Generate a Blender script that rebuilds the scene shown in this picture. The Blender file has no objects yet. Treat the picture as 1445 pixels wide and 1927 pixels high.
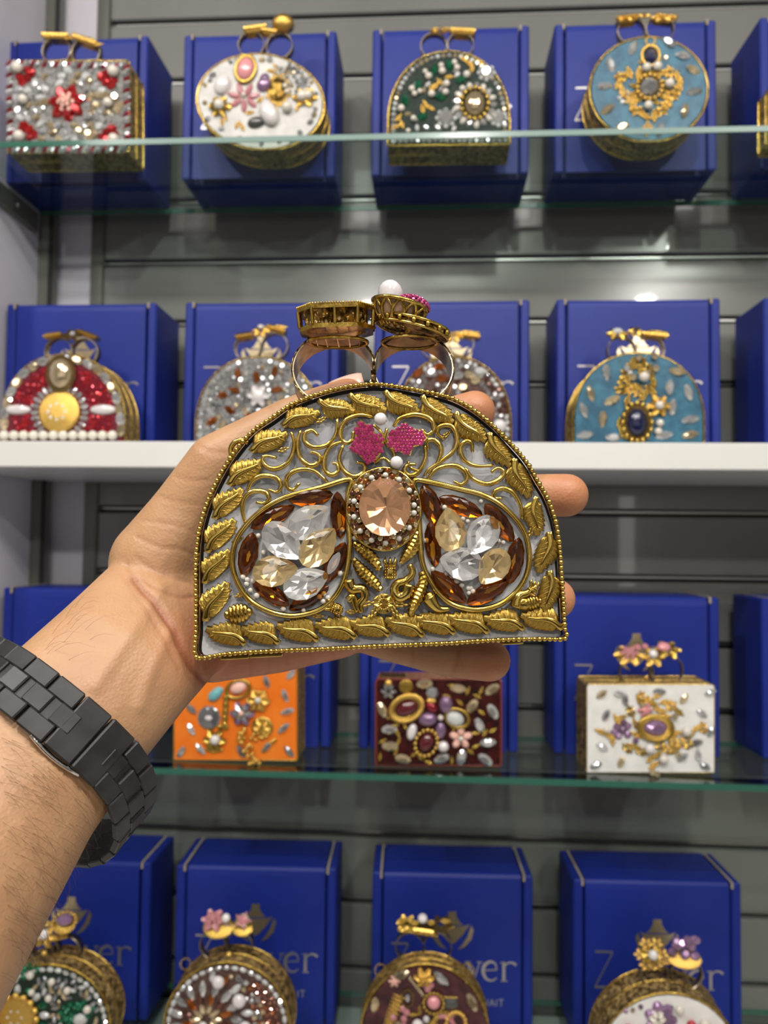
import bpy, bmesh, math, random
from mathutils import Vector, Matrix
from mathutils.bvhtree import BVHTree

random.seed(7)
SC = bpy.context.scene
COL = SC.collection
PI = math.pi

# ------------------------------------------------------------------ camera
EYE = 1.45                       # eye height above the shop floor
F = 1450.0                       # focal length in pixels of the 1445 x 1927 frame
CW, CH = 722.5, 963.5
CAM_ROT = (Matrix.Rotation(math.radians(3.42), 4, 'Z') @ Matrix.Rotation(math.radians(90 + 2.396), 4, 'X')
           @ Matrix.Rotation(math.radians(0.603), 4, 'Z'))
CAM_M = Matrix.Translation((0, 0, EYE)) @ CAM_ROT
cd = bpy.data.cameras.new('camera')
cam_ob = bpy.data.objects.new('camera', cd)
COL.objects.link(cam_ob)
cam_ob.matrix_world = CAM_M
cd.sensor_fit = 'VERTICAL'
cd.sensor_height = 36.0
cd.lens = F / 1927 * 36.0
cd.clip_start = 0.02
cd.clip_end = 30
cd.dof.use_dof = True
cd.dof.focus_distance = 0.306
cd.dof.aperture_fstop = 13.0
SC.camera = cam_ob

# ------------------------------------------------------------------ world, lamps, exposure
w = bpy.data.worlds.new('shop_air'); SC.world = w; w.use_nodes = True
w.node_tree.nodes['Background'].inputs[0].default_value = (0.75, 0.8, 0.9, 1)
w.node_tree.nodes['Background'].inputs[1].default_value = 0.15


def area(name, loc, size, power, col=(1, 0.95, 0.88), target=None, shape='DISK', size_y=None):
    l = bpy.data.lights.new(name, 'AREA'); l.shape = shape; l.size = size
    if size_y: l.size_y = size_y
    l.energy = power; l.color = col
    o = bpy.data.objects.new(name, l); COL.objects.link(o); o.location = loc
    d = Vector(target) - Vector(loc) if target else Vector((0, 0, -1))
    o.rotation_euler = d.to_track_quat('-Z', 'Y').to_euler()
    return o


area('spot_lamp', (0.10, -0.55, 2.72), 0.08, 18, target=(0.10, 1.1, 1.5))
area('spot_lamp', (-0.95, -0.10, 2.72), 0.08, 14, target=(-0.2, 0.6, 1.5))
area('spot_lamp', (1.04, -0.75, 2.72), 0.09, 13, target=(0.5, 1.1, 1.6))
area('spot_lamp', (-0.45, 0.20, 2.72), 0.08, 2.5, target=(-0.3, 0.7, 1.6))
area('spot_lamp', (0.55, 0.20, 2.72), 0.08, 1.5, target=(0.45, 1.1, 1.9))
area('spot_lamp', (-0.33, -1.6, 2.72), 0.11, 16, target=(-0.2, 1.1, 1.1))
area('spot_lamp', (1.12, -1.55, 2.72), 0.11, 16, target=(0.5, 1.1, 1.1))
area('tube_lamp', (0.0, -0.22, 2.71), 2.2, 27, col=(1, 0.97, 0.93), shape='RECTANGLE', size_y=0.4)
for lx in (-1.4, -0.5, 0.45, 1.3):          # unseen upright strip lamps, added for glints in crystals and gold
    area('glint_lamp', (lx, -2.66, 1.75), 0.10, 3.0, target=(lx, 0, 1.75), shape='RECTANGLE', size_y=1.3)
SC.view_settings.view_transform = 'Standard'
SC.view_settings.look = 'None'
SC.view_settings.gamma = 1.0
SC.view_settings.use_curve_mapping = False
SC.view_settings.exposure = -0.84
SC.cycles.max_bounces = 10
SC.cycles.diffuse_bounces = 3
SC.cycles.glossy_bounces = 4
SC.cycles.transmission_bounces = 8
SC.cycles.transparent_max_bounces = 12
SC.cycles.caustics_reflective = False
SC.cycles.caustics_refractive = False
SC.cycles.sample_clamp_indirect = 4.0
SC.cycles.use_denoising = True


# ------------------------------------------------------------------ helpers
def ray(px, py):
    return (CAM_ROT.to_3x3() @ Vector(((px - CW) / F, -(py - CH) / F, -1.0)))


def at(px, py, Y):
    """the point of the vertical plane y = Y that the photograph shows at a pixel"""
    d = ray(px, py)
    p = d * (Y / d.y)
    return Vector((p.x, p.y, p.z + EYE))


def deep(px, py, Z):
    """the point at distance Z along the lens axis that the photograph shows at a pixel"""
    return CAM_M @ Vector(((px - CW) / F * Z, -(py - CH) / F * Z, -Z))


def link(o, parent=None):
    COL.objects.link(o)
    if parent is not None:
        o.parent = parent
    return o


def tag(o, label=None, cat=None, group=None, kind=None):
    if label: o['label'] = label
    if cat: o['category'] = cat
    if group: o['group'] = group
    if kind: o['kind'] = kind
    return o


def empty(name, loc=(0, 0, 0), label=None, cat=None, group=None):
    o = bpy.data.objects.new(name, None)
    o.empty_display_size = 0.02
    COL.objects.link(o); o.location = loc
    return tag(o, label, cat, group)


class MB:
    """collects faces for one mesh"""
    def __init__(s):
        s.v = []; s.f = []; s.mi = []

    def add(s, vs, fs, mi=0):
        b = len(s.v)
        s.v += [Vector(p) for p in vs]
        s.f += [tuple(i + b for i in f) for f in fs]
        s.mi += [mi] * len(fs)
        return s

    def box(s, c, d, rot=None, mi=0, bev=0.0):
        hx, hy, hz = d[0] / 2, d[1] / 2, d[2] / 2
        c = Vector(c)
        if bev <= 0:
            vs = [Vector((x, y, z)) for x in (-hx, hx) for y in (-hy, hy) for z in (-hz, hz)]
            fs = [(0, 1, 3, 2), (4, 6, 7, 5), (0, 4, 5, 1), (2, 3, 7, 6), (0, 2, 6, 4), (1, 5, 7, 3)]
        else:
            bm = bmesh.new()
            bmesh.ops.create_cube(bm, size=1.0)
            bmesh.ops.scale(bm, vec=(d[0], d[1], d[2]), verts=bm.verts)
            bmesh.ops.bevel(bm, geom=bm.edges[:], offset=bev, segments=1, affect='EDGES', profile=0.5)
            bm.verts.index_update()
            vs = [v.co.copy() for v in bm.verts]
            fs = [tuple(v.index for v in f.verts) for f in bm.faces]
            bm.free()
        if rot is not None:
            vs = [rot @ p for p in vs]
        return s.add([p + c for p in vs], fs, mi)

    def tube(s, pts, r, n=8, closed=False, mi=0, caps=True):
        pts = [Vector(p) for p in pts]
        m = len(pts)
        rr = r if isinstance(r, (list, tuple)) else [r] * m
        up = None; rings = []
        for i in range(m):
            a = pts[(i - 1) % m] if (closed or i > 0) else pts[i]
            b = pts[(i + 1) % m] if (closed or i < m - 1) else pts[i]
            t = (b - a)
            t = t.normalized() if t.length > 1e-9 else Vector((1, 0, 0))
            if up is None:
                up = Vector((0, 0, 1)) if abs(t.z) < 0.9 else Vector((0, 1, 0))
            x = up.cross(t)
            if x.length < 1e-6:
                x = Vector((1, 0, 0)).cross(t)
            x.normalize(); y = t.cross(x); up = y
            rings.append([pts[i] + (x * math.cos(2 * PI * k / n) + y * math.sin(2 * PI * k / n)) * rr[i] for k in range(n)])
        vs = [p for rg in rings for p in rg]; fs = []
        for i in range(m if closed else m - 1):
            j = (i + 1) % m
            for k in range(n):
                l = (k + 1) % n
                fs.append((i * n + k, i * n + l, j * n + l, j * n + k))
        if not closed and caps:
            fs.append(tuple(range(n - 1, -1, -1)))
            fs.append(tuple((m - 1) * n + k for k in range(n)))
        return s.add(vs, fs, mi)

    def ico(s, c, r, sub=2, mi=0):
        bm = bmesh.new()
        bmesh.ops.create_icosphere(bm, subdivisions=sub, radius=1.0)
        bm.verts.index_update()
        r = r if isinstance(r, (tuple, list)) else (r, r, r)
        vs = [Vector((v.co.x * r[0], v.co.y * r[1], v.co.z * r[2])) + Vector(c) for v in bm.verts]
        fs = [tuple(v.index for v in f.verts) for f in bm.faces]
        bm.free()
        return s.add(vs, fs, mi)

    def prism(s, outline, a, b, fn, mi=0, cap_a=True, cap_b=True, mi_a=None, mi_b=None):
        """outline of (u, v) pairs between levels a and b; fn(u, v, level) gives the point"""
        n = len(outline)
        vs = [fn(u, v, a) for u, v in outline] + [fn(u, v, b) for u, v in outline]
        s.add(vs, [(i, (i + 1) % n, n + (i + 1) % n, n + i) for i in range(n)], mi)
        if cap_a: s.add(vs[:n], [tuple(range(n - 1, -1, -1))], mi if mi_a is None else mi_a)
        if cap_b: s.add(vs[n:], [tuple(range(n))], mi if mi_b is None else mi_b)
        return s

    def build(s, name, mat, parent=None, smooth=False, fix=True):
        me = bpy.data.meshes.new(name)
        me.from_pydata([tuple(p) for p in s.v], [], s.f)
        for m in (mat if isinstance(mat, (list, tuple)) else [mat]):
            me.materials.append(m)
        if any(s.mi):
            me.polygons.foreach_set('material_index', s.mi)
        if fix:
            bm = bmesh.new(); bm.from_mesh(me)
            bmesh.ops.recalc_face_normals(bm, faces=bm.faces)
            bm.to_mesh(me); bm.free()
        me.polygons.foreach_set('use_smooth', [smooth] * len(me.polygons))
        me.update()
        return link(bpy.data.objects.new(name, me), parent)


def spline(pts, per=6, closed=False):
    """Catmull-Rom through the points"""
    P = [Vector(p) for p in pts]; n = len(P); out = []
    for i in range(n if closed else n - 1):
        p0 = P[(i - 1) % n] if (closed or i > 0) else P[0] * 2 - P[1]
        p1 = P[i]; p2 = P[(i + 1) % n]
        p3 = P[(i + 2) % n] if (closed or i < n - 2) else P[-1] * 2 - P[-2]
        for k in range(per):
            t = k / per
            out.append(0.5 * ((2 * p1) + (p2 - p0) * t + (2 * p0 - 5 * p1 + 4 * p2 - p3) * t * t
                              + (3 * p1 - p0 - 3 * p2 + p3) * t ** 3))
    if not closed:
        out.append(P[-1])
    return out


def resample(pts, step, closed=False):
    P = list(pts) + ([pts[0]] if closed else [])
    out = [P[0]]; acc = 0.0
    for a, b in zip(P, P[1:]):
        L = (b - a).length
        while acc + L >= step:
            t = (step - acc) / L
            a = a + (b - a) * t; L = (b - a).length; acc = 0.0
            out.append(a)
        acc += L
    return out


# ------------------------------------------------------------------ materials
def mat(name, col, rough=0.5, metal=0.0, trans=0.0, ior=1.45, coat=0.0, spec=None, sss=0.0, emit=None):
    m = bpy.data.materials.new(name); m.use_nodes = True
    b = m.node_tree.nodes['Principled BSDF']
    b.inputs['Base Color'].default_value = (*col, 1)
    b.inputs['Roughness'].default_value = rough
    b.inputs['Metallic'].default_value = metal
    b.inputs['Transmission Weight'].default_value = trans
    b.inputs['IOR'].default_value = ior
    b.inputs['Coat Weight'].default_value = coat
    if spec is not None: b.inputs['Specular IOR Level'].default_value = spec
    m.diffuse_color = (*col, 1)
    return m


def bsdf(m): return m.node_tree.nodes['Principled BSDF']


def node(m, t, **kw):
    n = m.node_tree.nodes.new(t)
    for k, v in kw.items():
        if k in n.inputs: n.inputs[k].default_value = v
        else: setattr(n, k, v)
    return n


def wire(m, a, ao, b, bi): m.node_tree.links.new(a.outputs[ao], b.inputs[bi])


def noise_col(m, c1, c2, scale, detail=4, coord='Object', lo=0.35, hi=0.65, stretch=None):
    tc = node(m, 'ShaderNodeTexCoord'); n = node(m, 'ShaderNodeTexNoise', Scale=scale, Detail=detail)
    if stretch:
        mp = node(m, 'ShaderNodeMapping'); mp.inputs['Scale'].default_value = stretch
        wire(m, tc, coord, mp, 'Vector'); wire(m, mp, 'Vector', n, 'Vector')
    else:
        wire(m, tc, coord, n, 'Vector')
    r = node(m, 'ShaderNodeValToRGB')
    r.color_ramp.elements[0].position = lo; r.color_ramp.elements[1].position = hi
    r.color_ramp.elements[0].color = (*c1, 1); r.color_ramp.elements[1].color = (*c2, 1)
    wire(m, n, 'Fac', r, 'Fac'); wire(m, r, 'Color', bsdf(m), 'Base Color')
    return n


def bump_noise(m, scale, strength, dist=0.001, detail=3, kind='noise', stretch=None):
    tc = node(m, 'ShaderNodeTexCoord')
    n = node(m, 'ShaderNodeTexNoise', Scale=scale, Detail=detail) if kind == 'noise' else node(m, 'ShaderNodeTexVoronoi', Scale=scale)
    if stretch:
        mp = node(m, 'ShaderNodeMapping'); mp.inputs['Scale'].default_value = stretch
        wire(m, tc, 'Object', mp, 'Vector'); wire(m, mp, 'Vector', n, 'Vector')
    else:
        wire(m, tc, 'Object', n, 'Vector')
    b = node(m, 'ShaderNodeBump', Strength=strength, Distance=dist)
    wire(m, n, 0, b, 'Height'); wire(m, b, 'Normal', bsdf(m), 'Normal')


GOLD = mat('antique_gold', (0.62, 0.42, 0.09), 0.17, 1.0)
noise_col(GOLD, (0.36, 0.22, 0.035), (0.78, 0.55, 0.14), 260, 3)
bump_noise(GOLD, 900, 0.25, 0.0006)
GOLD_WIRE = mat('polished_gold', (0.64, 0.42, 0.10), 0.17, 1.0)
noise_col(GOLD_WIRE, (0.54, 0.36, 0.07), (0.78, 0.56, 0.16), 180, 2)
GOLD_DARK = mat('dull_gold', (0.40, 0.25, 0.08), 0.38, 1.0)
noise_col(GOLD_DARK, (0.10, 0.06, 0.02), (0.58, 0.41, 0.17), 190, 5, lo=.42, hi=.58)
bump_noise(GOLD_DARK, 420, 1.0, 0.004, kind='voronoi')
GOLD_BRIGHT = mat('bright_gold', (0.85, 0.55, 0.14), 0.25, 1.0)
bump_noise(GOLD_BRIGHT, 500, 0.35, 0.0008)
BRASS = mat('aged_brass_band', (0.32, 0.27, 0.20), 0.34, 1.0)
noise_col(BRASS, (0.20, 0.165, 0.125), (0.46, 0.385, 0.27), 120, 4)
STEEL = mat('polished_steel', (0.75, 0.75, 0.76), 0.12, 1.0)
BLACK = mat('dark_case_front', (0.012, 0.010, 0.008), 0.5)
NACRE = mat('white_marbled_shell', (0.62, 0.61, 0.62), 0.18, coat=0.5)
noise_col(NACRE, (0.42, 0.42, 0.45), (0.80, 0.79, 0.80), 45, 4, lo=0.3, hi=0.72)
RESIN = mat('grey_resin', (0.52, 0.53, 0.54), 0.12, coat=0.6)
noise_col(RESIN, (0.40, 0.41, 0.42), (0.66, 0.67, 0.68), 70, 4)
PEARL = mat('pearl', (0.68, 0.63, 0.56), 0.22, coat=0.7, spec=0.6)
WHITE_BEAD = mat('milky_bead', (0.80, 0.76, 0.66), 0.3, coat=0.3)
BAROQUE = mat('baroque_pearl', (0.74, 0.70, 0.70), 0.15, coat=1.0, spec=0.7)


def foil(name, col, rough=0.025, metal=0.8, vary=0.38):
    """foil-backed cut stone; each stone has its own depth of tint"""
    m = mat(name, col, rough, metal, coat=1.0)
    oi = node(m, 'ShaderNodeObjectInfo'); r = node(m, 'ShaderNodeValToRGB')
    r.color_ramp.elements[0].color = (*[c * (1 - vary) for c in col], 1)
    r.color_ramp.elements[1].color = (*[min(1, c * 1.12) for c in col], 1)
    wire(m, oi, 'Random', r, 'Fac'); wire(m, r, 'Color', bsdf(m), 'Base Color')
    return m


CLEAR = foil('clear_crystal', (0.86, 0.87, 0.90))
CHAMP = foil('champagne_crystal', (0.82, 0.66, 0.42))
SMOKE = foil('grey_crystal', (0.50, 0.51, 0.54))
AMBER = foil('amber_crystal', (0.40, 0.10, 0.008), 0.05, 0.7)
BROWN = foil('brown_crystal', (0.16, 0.05, 0.03), 0.06, 0.7)
RED = foil('red_crystal', (0.62, 0.015, 0.02), 0.05, 0.7)
DARKRED = foil('ruby_crystal', (0.36, 0.008, 0.03), 0.05, 0.7)
RUBY = foil('pink_ruby', (0.62, 0.05, 0.22), 0.08, 0.6)
EMERALD = foil('emerald_crystal', (0.0, 0.20, 0.09), 0.05, 0.7)
PURPLE = foil('amethyst_crystal', (0.34, 0.20, 0.36), 0.06, 0.5)
PINK = mat('pink_stone', (0.72, 0.30, 0.32), 0.15, coat=0.8)
PINKY = mat('rosy_enamel', (0.50, 0.20, 0.22), 0.25, coat=0.5)
ROSE = mat('pink_rose', (0.85, 0.50, 0.42), 0.4)
MAROON = mat('garnet_stone', (0.09, 0.006, 0.012), 0.08, coat=1.0)
NAVY = mat('navy_stone', (0.006, 0.010, 0.05), 0.06, coat=1.0)
TURQ = mat('turquoise_stone', (0.16, 0.42, 0.46), 0.3)
OPAL = mat('opal_stone', (0.55, 0.56, 0.55), 0.1, coat=1.0)
CHARCOAL = mat('charcoal_stone', (0.06, 0.06, 0.06), 0.15, coat=0.7)


def clear_stone(name, tint):
    """faceted crown: passes light straight down to the foil, reflects by angle"""
    m = bpy.data.materials.new(name); m.use_nodes = True; t = m.node_tree; t.nodes.clear()
    out = t.nodes.new('ShaderNodeOutputMaterial'); mix = t.nodes.new('ShaderNodeMixShader')
    tr = t.nodes.new('ShaderNodeBsdfTransparent'); tr.inputs[0].default_value = (*tint, 1)
    gl = t.nodes.new('ShaderNodeBsdfGlossy'); gl.inputs['Roughness'].default_value = 0.01
    fr = t.nodes.new('ShaderNodeFresnel'); fr.inputs[0].default_value = 1.75
    geo = t.nodes.new('ShaderNodeNewGeometry'); sb = t.nodes.new('ShaderNodeMath'); sb.operation = 'SUBTRACT'; sb.inputs[0].default_value = 1
    ml = t.nodes.new('ShaderNodeMath'); ml.operation = 'MULTIPLY'
    t.links.new(geo.outputs['Backfacing'], sb.inputs[1]); t.links.new(fr.outputs[0], ml.inputs[0]); t.links.new(sb.outputs[0], ml.inputs[1])
    t.links.new(ml.outputs[0], mix.inputs[0]); t.links.new(tr.outputs[0], mix.inputs[1]); t.links.new(gl.outputs[0], mix.inputs[2])
    t.links.new(mix.outputs[0], out.inputs[0])
    return m


REDBEAD = mat('cherry_bead', (0.42, 0.012, 0.03), 0.15, coat=0.8)
GLASSY = clear_stone('gem_glass', (1, 1, 1))
GLASSY_PEACH = clear_stone('peach_glass', (1.0, 0.86, 0.74))
GLASSY_CHAMP = clear_stone('champagne_glass', (1.0, 0.92, 0.76))
FOIL_SILVER = mat('silver_foil', (0.93, 0.94, 0.97), 0.06, 0.78)
FOIL_CHAMP = mat('champagne_foil', (0.93, 0.80, 0.57), 0.06, 0.78)
FOIL_PEACH = mat('peach_foil', (0.92, 0.66, 0.49), 0.06, 0.8)
GLASSY_AMBER = clear_stone('amber_glass', (0.78, 0.50, 0.15))
FOIL_AMBER = mat('amber_foil', (0.34, 0.165, 0.032), 0.08, 0.92)


def cloth(name, c1, c2, scale=160, rough=0.7):
    m = mat(name, c1, rough); noise_col(m, c1, c2, scale, 4); bump_noise(m, scale * 3, 0.3, 0.001); return m


FACE_WHITE = cloth('white_enamel', (0.50, 0.485, 0.46), (0.62, 0.60, 0.575), 60, 0.3)
FACE_GREEN = cloth('black_green_velvet', (0.004, 0.012, 0.008), (0.012, 0.03, 0.02), 200)
FACE_BLUE = cloth('teal_blue_enamel', (0.012, 0.085, 0.15), (0.035, 0.16, 0.25), 55, 0.4)
FACE_DARKRED = cloth('dark_red_ground', (0.10, 0.006, 0.015), (0.20, 0.01, 0.03), 200)
FACE_GREY = cloth('grey_stone_ground', (0.10, 0.10, 0.10), (0.30, 0.29, 0.27), 220)
FACE_BROWN = cloth('brown_stone_ground', (0.05, 0.025, 0.02), (0.12, 0.06, 0.05), 240)
FACE_ORANGE = cloth('orange_enamel', (0.80, 0.17, 0.015), (0.85, 0.22, 0.025), 30, 0.25)
FACE_BURG = cloth('burgundy_enamel', (0.018, 0.004, 0.004), (0.055, 0.008, 0.007), 90, 0.25)
FACE_BRIGHT = cloth('bright_white_enamel', (0.74, 0.73, 0.71), (0.84, 0.83, 0.81), 60, 0.25)
FACE_PLUM = cloth('plum_enamel', (0.035, 0.008, 0.012), (0.085, 0.022, 0.026), 60, 0.25)
EDGE_BURG = mat('red_brown_edge', (0.20, 0.035, 0.02), 0.35)

SKIN = mat('skin', (0.62, 0.38, 0.25), 0.45, sss=0.1)
sk = bsdf(SKIN)
sk.inputs['Subsurface Weight'].default_value = 0.12
sk.inputs['Subsurface Radius'].default_value = (1.0, 0.35, 0.2)
sk.inputs['Subsurface Scale'].default_value = 0.004
va = node(SKIN, 'ShaderNodeVertexColor', layer_name='tone')
tcs = node(SKIN, 'ShaderNodeTexCoord')
ns = node(SKIN, 'ShaderNodeTexNoise', Scale=60, Detail=6)
wire(SKIN, tcs, 'Object', ns, 'Vector')
rs = node(SKIN, 'ShaderNodeValToRGB')
rs.color_ramp.elements[0].position = 0.3; rs.color_ramp.elements[1].position = 0.7
rs.color_ramp.elements[0].color = (0.90, 0.86, 0.84, 1); rs.color_ramp.elements[1].color = (1, 1, 1, 1)
wire(SKIN, ns, 'Fac', rs, 'Fac')
mx = node(SKIN, 'ShaderNodeMix', data_type='RGBA', blend_type='MULTIPLY')
mx.inputs[0].default_value = 1.0
SKIN.node_tree.links.new(va.outputs['Color'], mx.inputs[6])
SKIN.node_tree.links.new(rs.outputs['Color'], mx.inputs[7])
SKIN.node_tree.links.new(mx.outputs[2], sk.inputs['Base Color'])
vz = node(SKIN, 'ShaderNodeTexVoronoi', Scale=700)
wire(SKIN, tcs, 'Object', vz, 'Vector')
nb = node(SKIN, 'ShaderNodeTexNoise', Scale=900, Detail=3)
wire(SKIN, tcs, 'Object', nb, 'Vector')
b1 = node(SKIN, 'ShaderNodeBump', Strength=0.18, Distance=0.0006)
wire(SKIN, vz, 'Distance', b1, 'Height')
b2 = node(SKIN, 'ShaderNodeBump', Strength=0.22, Distance=0.0006)
wire(SKIN, nb, 'Fac', b2, 'Height'); wire(SKIN, b1, 'Normal', b2, 'Normal'); wire(SKIN, b2, 'Normal', sk, 'Normal')
NAIL = mat('nail', (0.78, 0.50, 0.40), 0.22, coat=0.4)
HAIR = mat('dark_arm_hair', (0.10, 0.055, 0.03), 0.5)
WATCH = mat('matte_black_ceramic', (0.020, 0.020, 0.022), 0.42)
noise_col(WATCH, (0.014, 0.014, 0.016), (0.034, 0.034, 0.036), 90, 6)

BLUE = mat('blue_printed_card', (0.008, 0.019, 0.17), 0.50, spec=0.42)
noise_col(BLUE, (0.005, 0.018, 0.21), (0.008, 0.024, 0.25), 9, 3)
bump_noise(BLUE, 14, 0.10, 0.002, detail=5, stretch=(0.5, 1, 22))
KRAFT = mat('raw_card_edge', (0.36, 0.30, 0.24), 0.9)
FOILPRINT = mat('pale_gold_print', (0.70, 0.58, 0.38), 0.28, 0.9)
SILVERPRINT = mat('silver_print', (0.50, 0.47, 0.47), 0.3, 0.8)
SLAT = mat('grey_gloss_laminate', (0.2, 0.21, 0.195), 0.2, coat=0.4)
noise_col(SLAT, (0.185, 0.19, 0.175), (0.215, 0.22, 0.205), 3, 3)
SLOT = mat('slot_shadow_insert', (0.05, 0.05, 0.05), 0.5)
ALU = mat('slot_metal_lip', (0.42, 0.43, 0.42), 0.3, 0.8)
LILAC = mat('lilac_white_panel', (0.72, 0.69, 0.76), 0.5)
noise_col(LILAC, (0.68, 0.65, 0.72), (0.75, 0.72, 0.79), 6, 5)
POST = mat('grey_green_post', (0.16, 0.165, 0.14), 0.4, 0.4)
POSTDARK = mat('dark_post_slot', (0.02, 0.02, 0.02), 0.6)
WHITEBOARD = mat('white_melamine', (0.72, 0.72, 0.70), 0.35)
noise_col(WHITEBOARD, (0.70, 0.70, 0.68), (0.74, 0.74, 0.72), 5, 4)
UNDER = mat('lilac_board_underside', (0.45, 0.42, 0.45), 0.6)
WALLPAINT = mat('cream_wall_paint', (0.74, 0.71, 0.66), 0.7)
CEIL = mat('white_ceiling_paint', (0.78, 0.77, 0.74), 0.8)
FLOORM = mat('beige_floor_tile', (0.74, 0.71, 0.66), 0.3)
COUNTER = mat('dark_wood_counter', (0.05, 0.03, 0.02), 0.35)

# shelf glass: clear sheet whose faces pass light straight through and reflect by angle; the cut edge is green
GLASS = bpy.data.materials.new('shelf_glass'); GLASS.use_nodes = True
nt = GLASS.node_tree; nt.nodes.clear()
go = nt.nodes.new('ShaderNodeOutputMaterial'); gm = nt.nodes.new('ShaderNodeMixShader')
gt = nt.nodes.new('ShaderNodeBsdfTransparent'); gt.inputs[0].default_value = (0.86, 0.93, 0.90, 1)
gg = nt.nodes.new('ShaderNodeBsdfGlossy'); gg.inputs['Roughness'].default_value = 0.01
gg.inputs['Color'].default_value = (0.95, 1, 0.98, 1)
gf = nt.nodes.new('ShaderNodeFresnel'); gf.inputs[0].default_value = 1.45
nt.links.new(gf.outputs[0], gm.inputs[0]); nt.links.new(gt.outputs[0], gm.inputs[1])
nt.links.new(gg.outputs[0], gm.inputs[2]); nt.links.new(gm.outputs[0], go.inputs[0])
GLASS_EDGE = mat('green_glass_edge', (0.035, 0.13, 0.095), 0.12, coat=0.6)
ge = nt.nodes.new('ShaderNodeNewGeometry'); gs = nt.nodes.new('ShaderNodeMath'); gs.operation = 'SUBTRACT'
gs.inputs[0].default_value = 1.0
nt.links.new(ge.outputs['Backfacing'], gs.inputs[1])
gx = nt.nodes.new('ShaderNodeMath'); gx.operation = 'MULTIPLY'
nt.links.new(gf.outputs[0], gx.inputs[0]); nt.links.new(gs.outputs[0], gx.inputs[1])
nt.links.new(gx.outputs[0], gm.inputs[0])

# ------------------------------------------------------------------ the shop and the shelf unit
YF, YB, YW = 1.0, 1.217, 1.262            # shelf fronts, glass backs, slat wall face
Z1, ZW1, ZW0, Z3, Z4 = [z + EYE for z in (0.545, 0.1336, 0.0984, -0.295, -0.691)]
XL, XR = -0.651, 1.25


def structure(name, mb, m, label, smooth=False):
    o = mb.build(name, m, None, smooth)
    return tag(o, label, None, None, 'structure')


structure('floor', MB().box((0, -0.6, -0.03), (6, 4.4, 0.06)), FLOORM, 'beige tiled shop floor')
structure('ceiling', MB().box((0, -0.6, 2.79), (6, 4.4, 0.06)), CEIL, 'white shop ceiling above the shelves')
structure('wall_rear', MB().box((0, -2.75, 1.38), (6, 0.1, 2.76)), WALLPAINT, 'cream wall across the shop')
structure('wall_right', MB().box((2.95, -0.6, 1.38), (0.1, 4.2, 2.76)), WALLPAINT, 'cream side wall of the shop')
structure('wall_far_left', MB().box((-2.95, -0.6, 1.38), (0.1, 4.2, 2.76)), WALLPAINT, 'cream side wall beyond the shelves')
t = MB().box((0.3, -2.3, 0.45), (3.4, 0.5, 0.9), bev=0.01)
structure('trim_3', t, COUNTER, 'dark wooden counter across the shop')

# slat wall: every grooved board a piece of the wall
wb = structure('wall_back', MB().box((0.3, YW + 0.05, 1.38), (2.4, 0.05, 2.76)), SLOT, 'grey glossy slat wall behind the shelves')
PITCH = 0.1048
slat_mb = MB().box((0, 0, 0), (XR + 0.2 - (-0.577), 0.02, PITCH - 0.011), bev=0.002)
z_groove = at(1020, 606, YW).z
x_mid = ((XR + 0.2) + (-0.577)) / 2
first_s = first_l = None
for k in range(-13, 7):
    zc = z_groove + (k + 0.5) * PITCH + 0.002
    if first_s is None:
        first_s = slat_mb.build('slat', SLAT, wb); s = first_s
    else:
        s = link(bpy.data.objects.new('slat', first_s.data), wb)
    s.location = (x_mid, YW + 0.01, zc)
    if first_l is None:
        first_l = MB().box((0, 0, 0), (XR + 0.2 + 0.577, 0.006, 0.005), bev=0.001).build('slot_lip', ALU, wb); l = first_l
    else:
        l = link(bpy.data.objects.new('slot_lip', first_l.data), wb)
    l.location = (x_mid, YW + 0.012, zc - PITCH / 2 + 0.0015)

structure('wall_left', MB().box((XL - 0.012, 1.105, 1.38), (0.024, 0.33, 2.76)), LILAC, 'lilac white side panel closing the shelf unit')
structure('wall_return', MB().box(((XL - 0.577) / 2, YW + 0.015, 1.38), (XL * -1 - 0.577, 0.03, 2.76)), LILAC, 'narrow lilac panel beside the slat wall')
tp = structure('trim_1', MB().box((XL + 0.010, 1.235, 1.38), (0.02, 0.03, 2.76), bev=0.002), POST, 'grey slotted upright post in the corner')
MB().box((XL + 0.0205, 1.222, 1.38), (0.006, 0.004, 2.76)).build('slot_strip', POSTDARK, tp)
structure('trim_2', MB().box((-0.567, YW + 0.004, 1.38), (0.022, 0.022, 2.76), bev=0.002), POST, 'grey upright edging the slat wall')


def glass_shelf(z, y0, y1, label):
    """z is the top face"""
    th = 0.008
    x0, x1 = XL + 0.004, XR
    root = empty('glass_shelf', ((x0 + x1) / 2, (y0 + y1) / 2, z - th), label, 'shelf', None)
    hx, hy = (x1 - x0) / 2, (y1 - y0) / 2
    sheet = MB().add([(-hx, -hy, 0), (hx, -hy, 0), (hx, hy, 0), (-hx, hy, 0), (-hx, -hy, th), (hx, -hy, th), (hx, hy, th), (-hx, hy, th)],
                     [(0, 3, 2, 1), (4, 5, 6, 7)])
    sheet.build('glass_sheet', GLASS, root, fix=False)
    for nm, y in (('front_edge', -hy), ('rear_edge', hy)):
        MB().box((0, y, th / 2), (2 * hx, 0.0016, th), bev=0.0003).build(nm, GLASS_EDGE, root)
    return root


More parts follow.
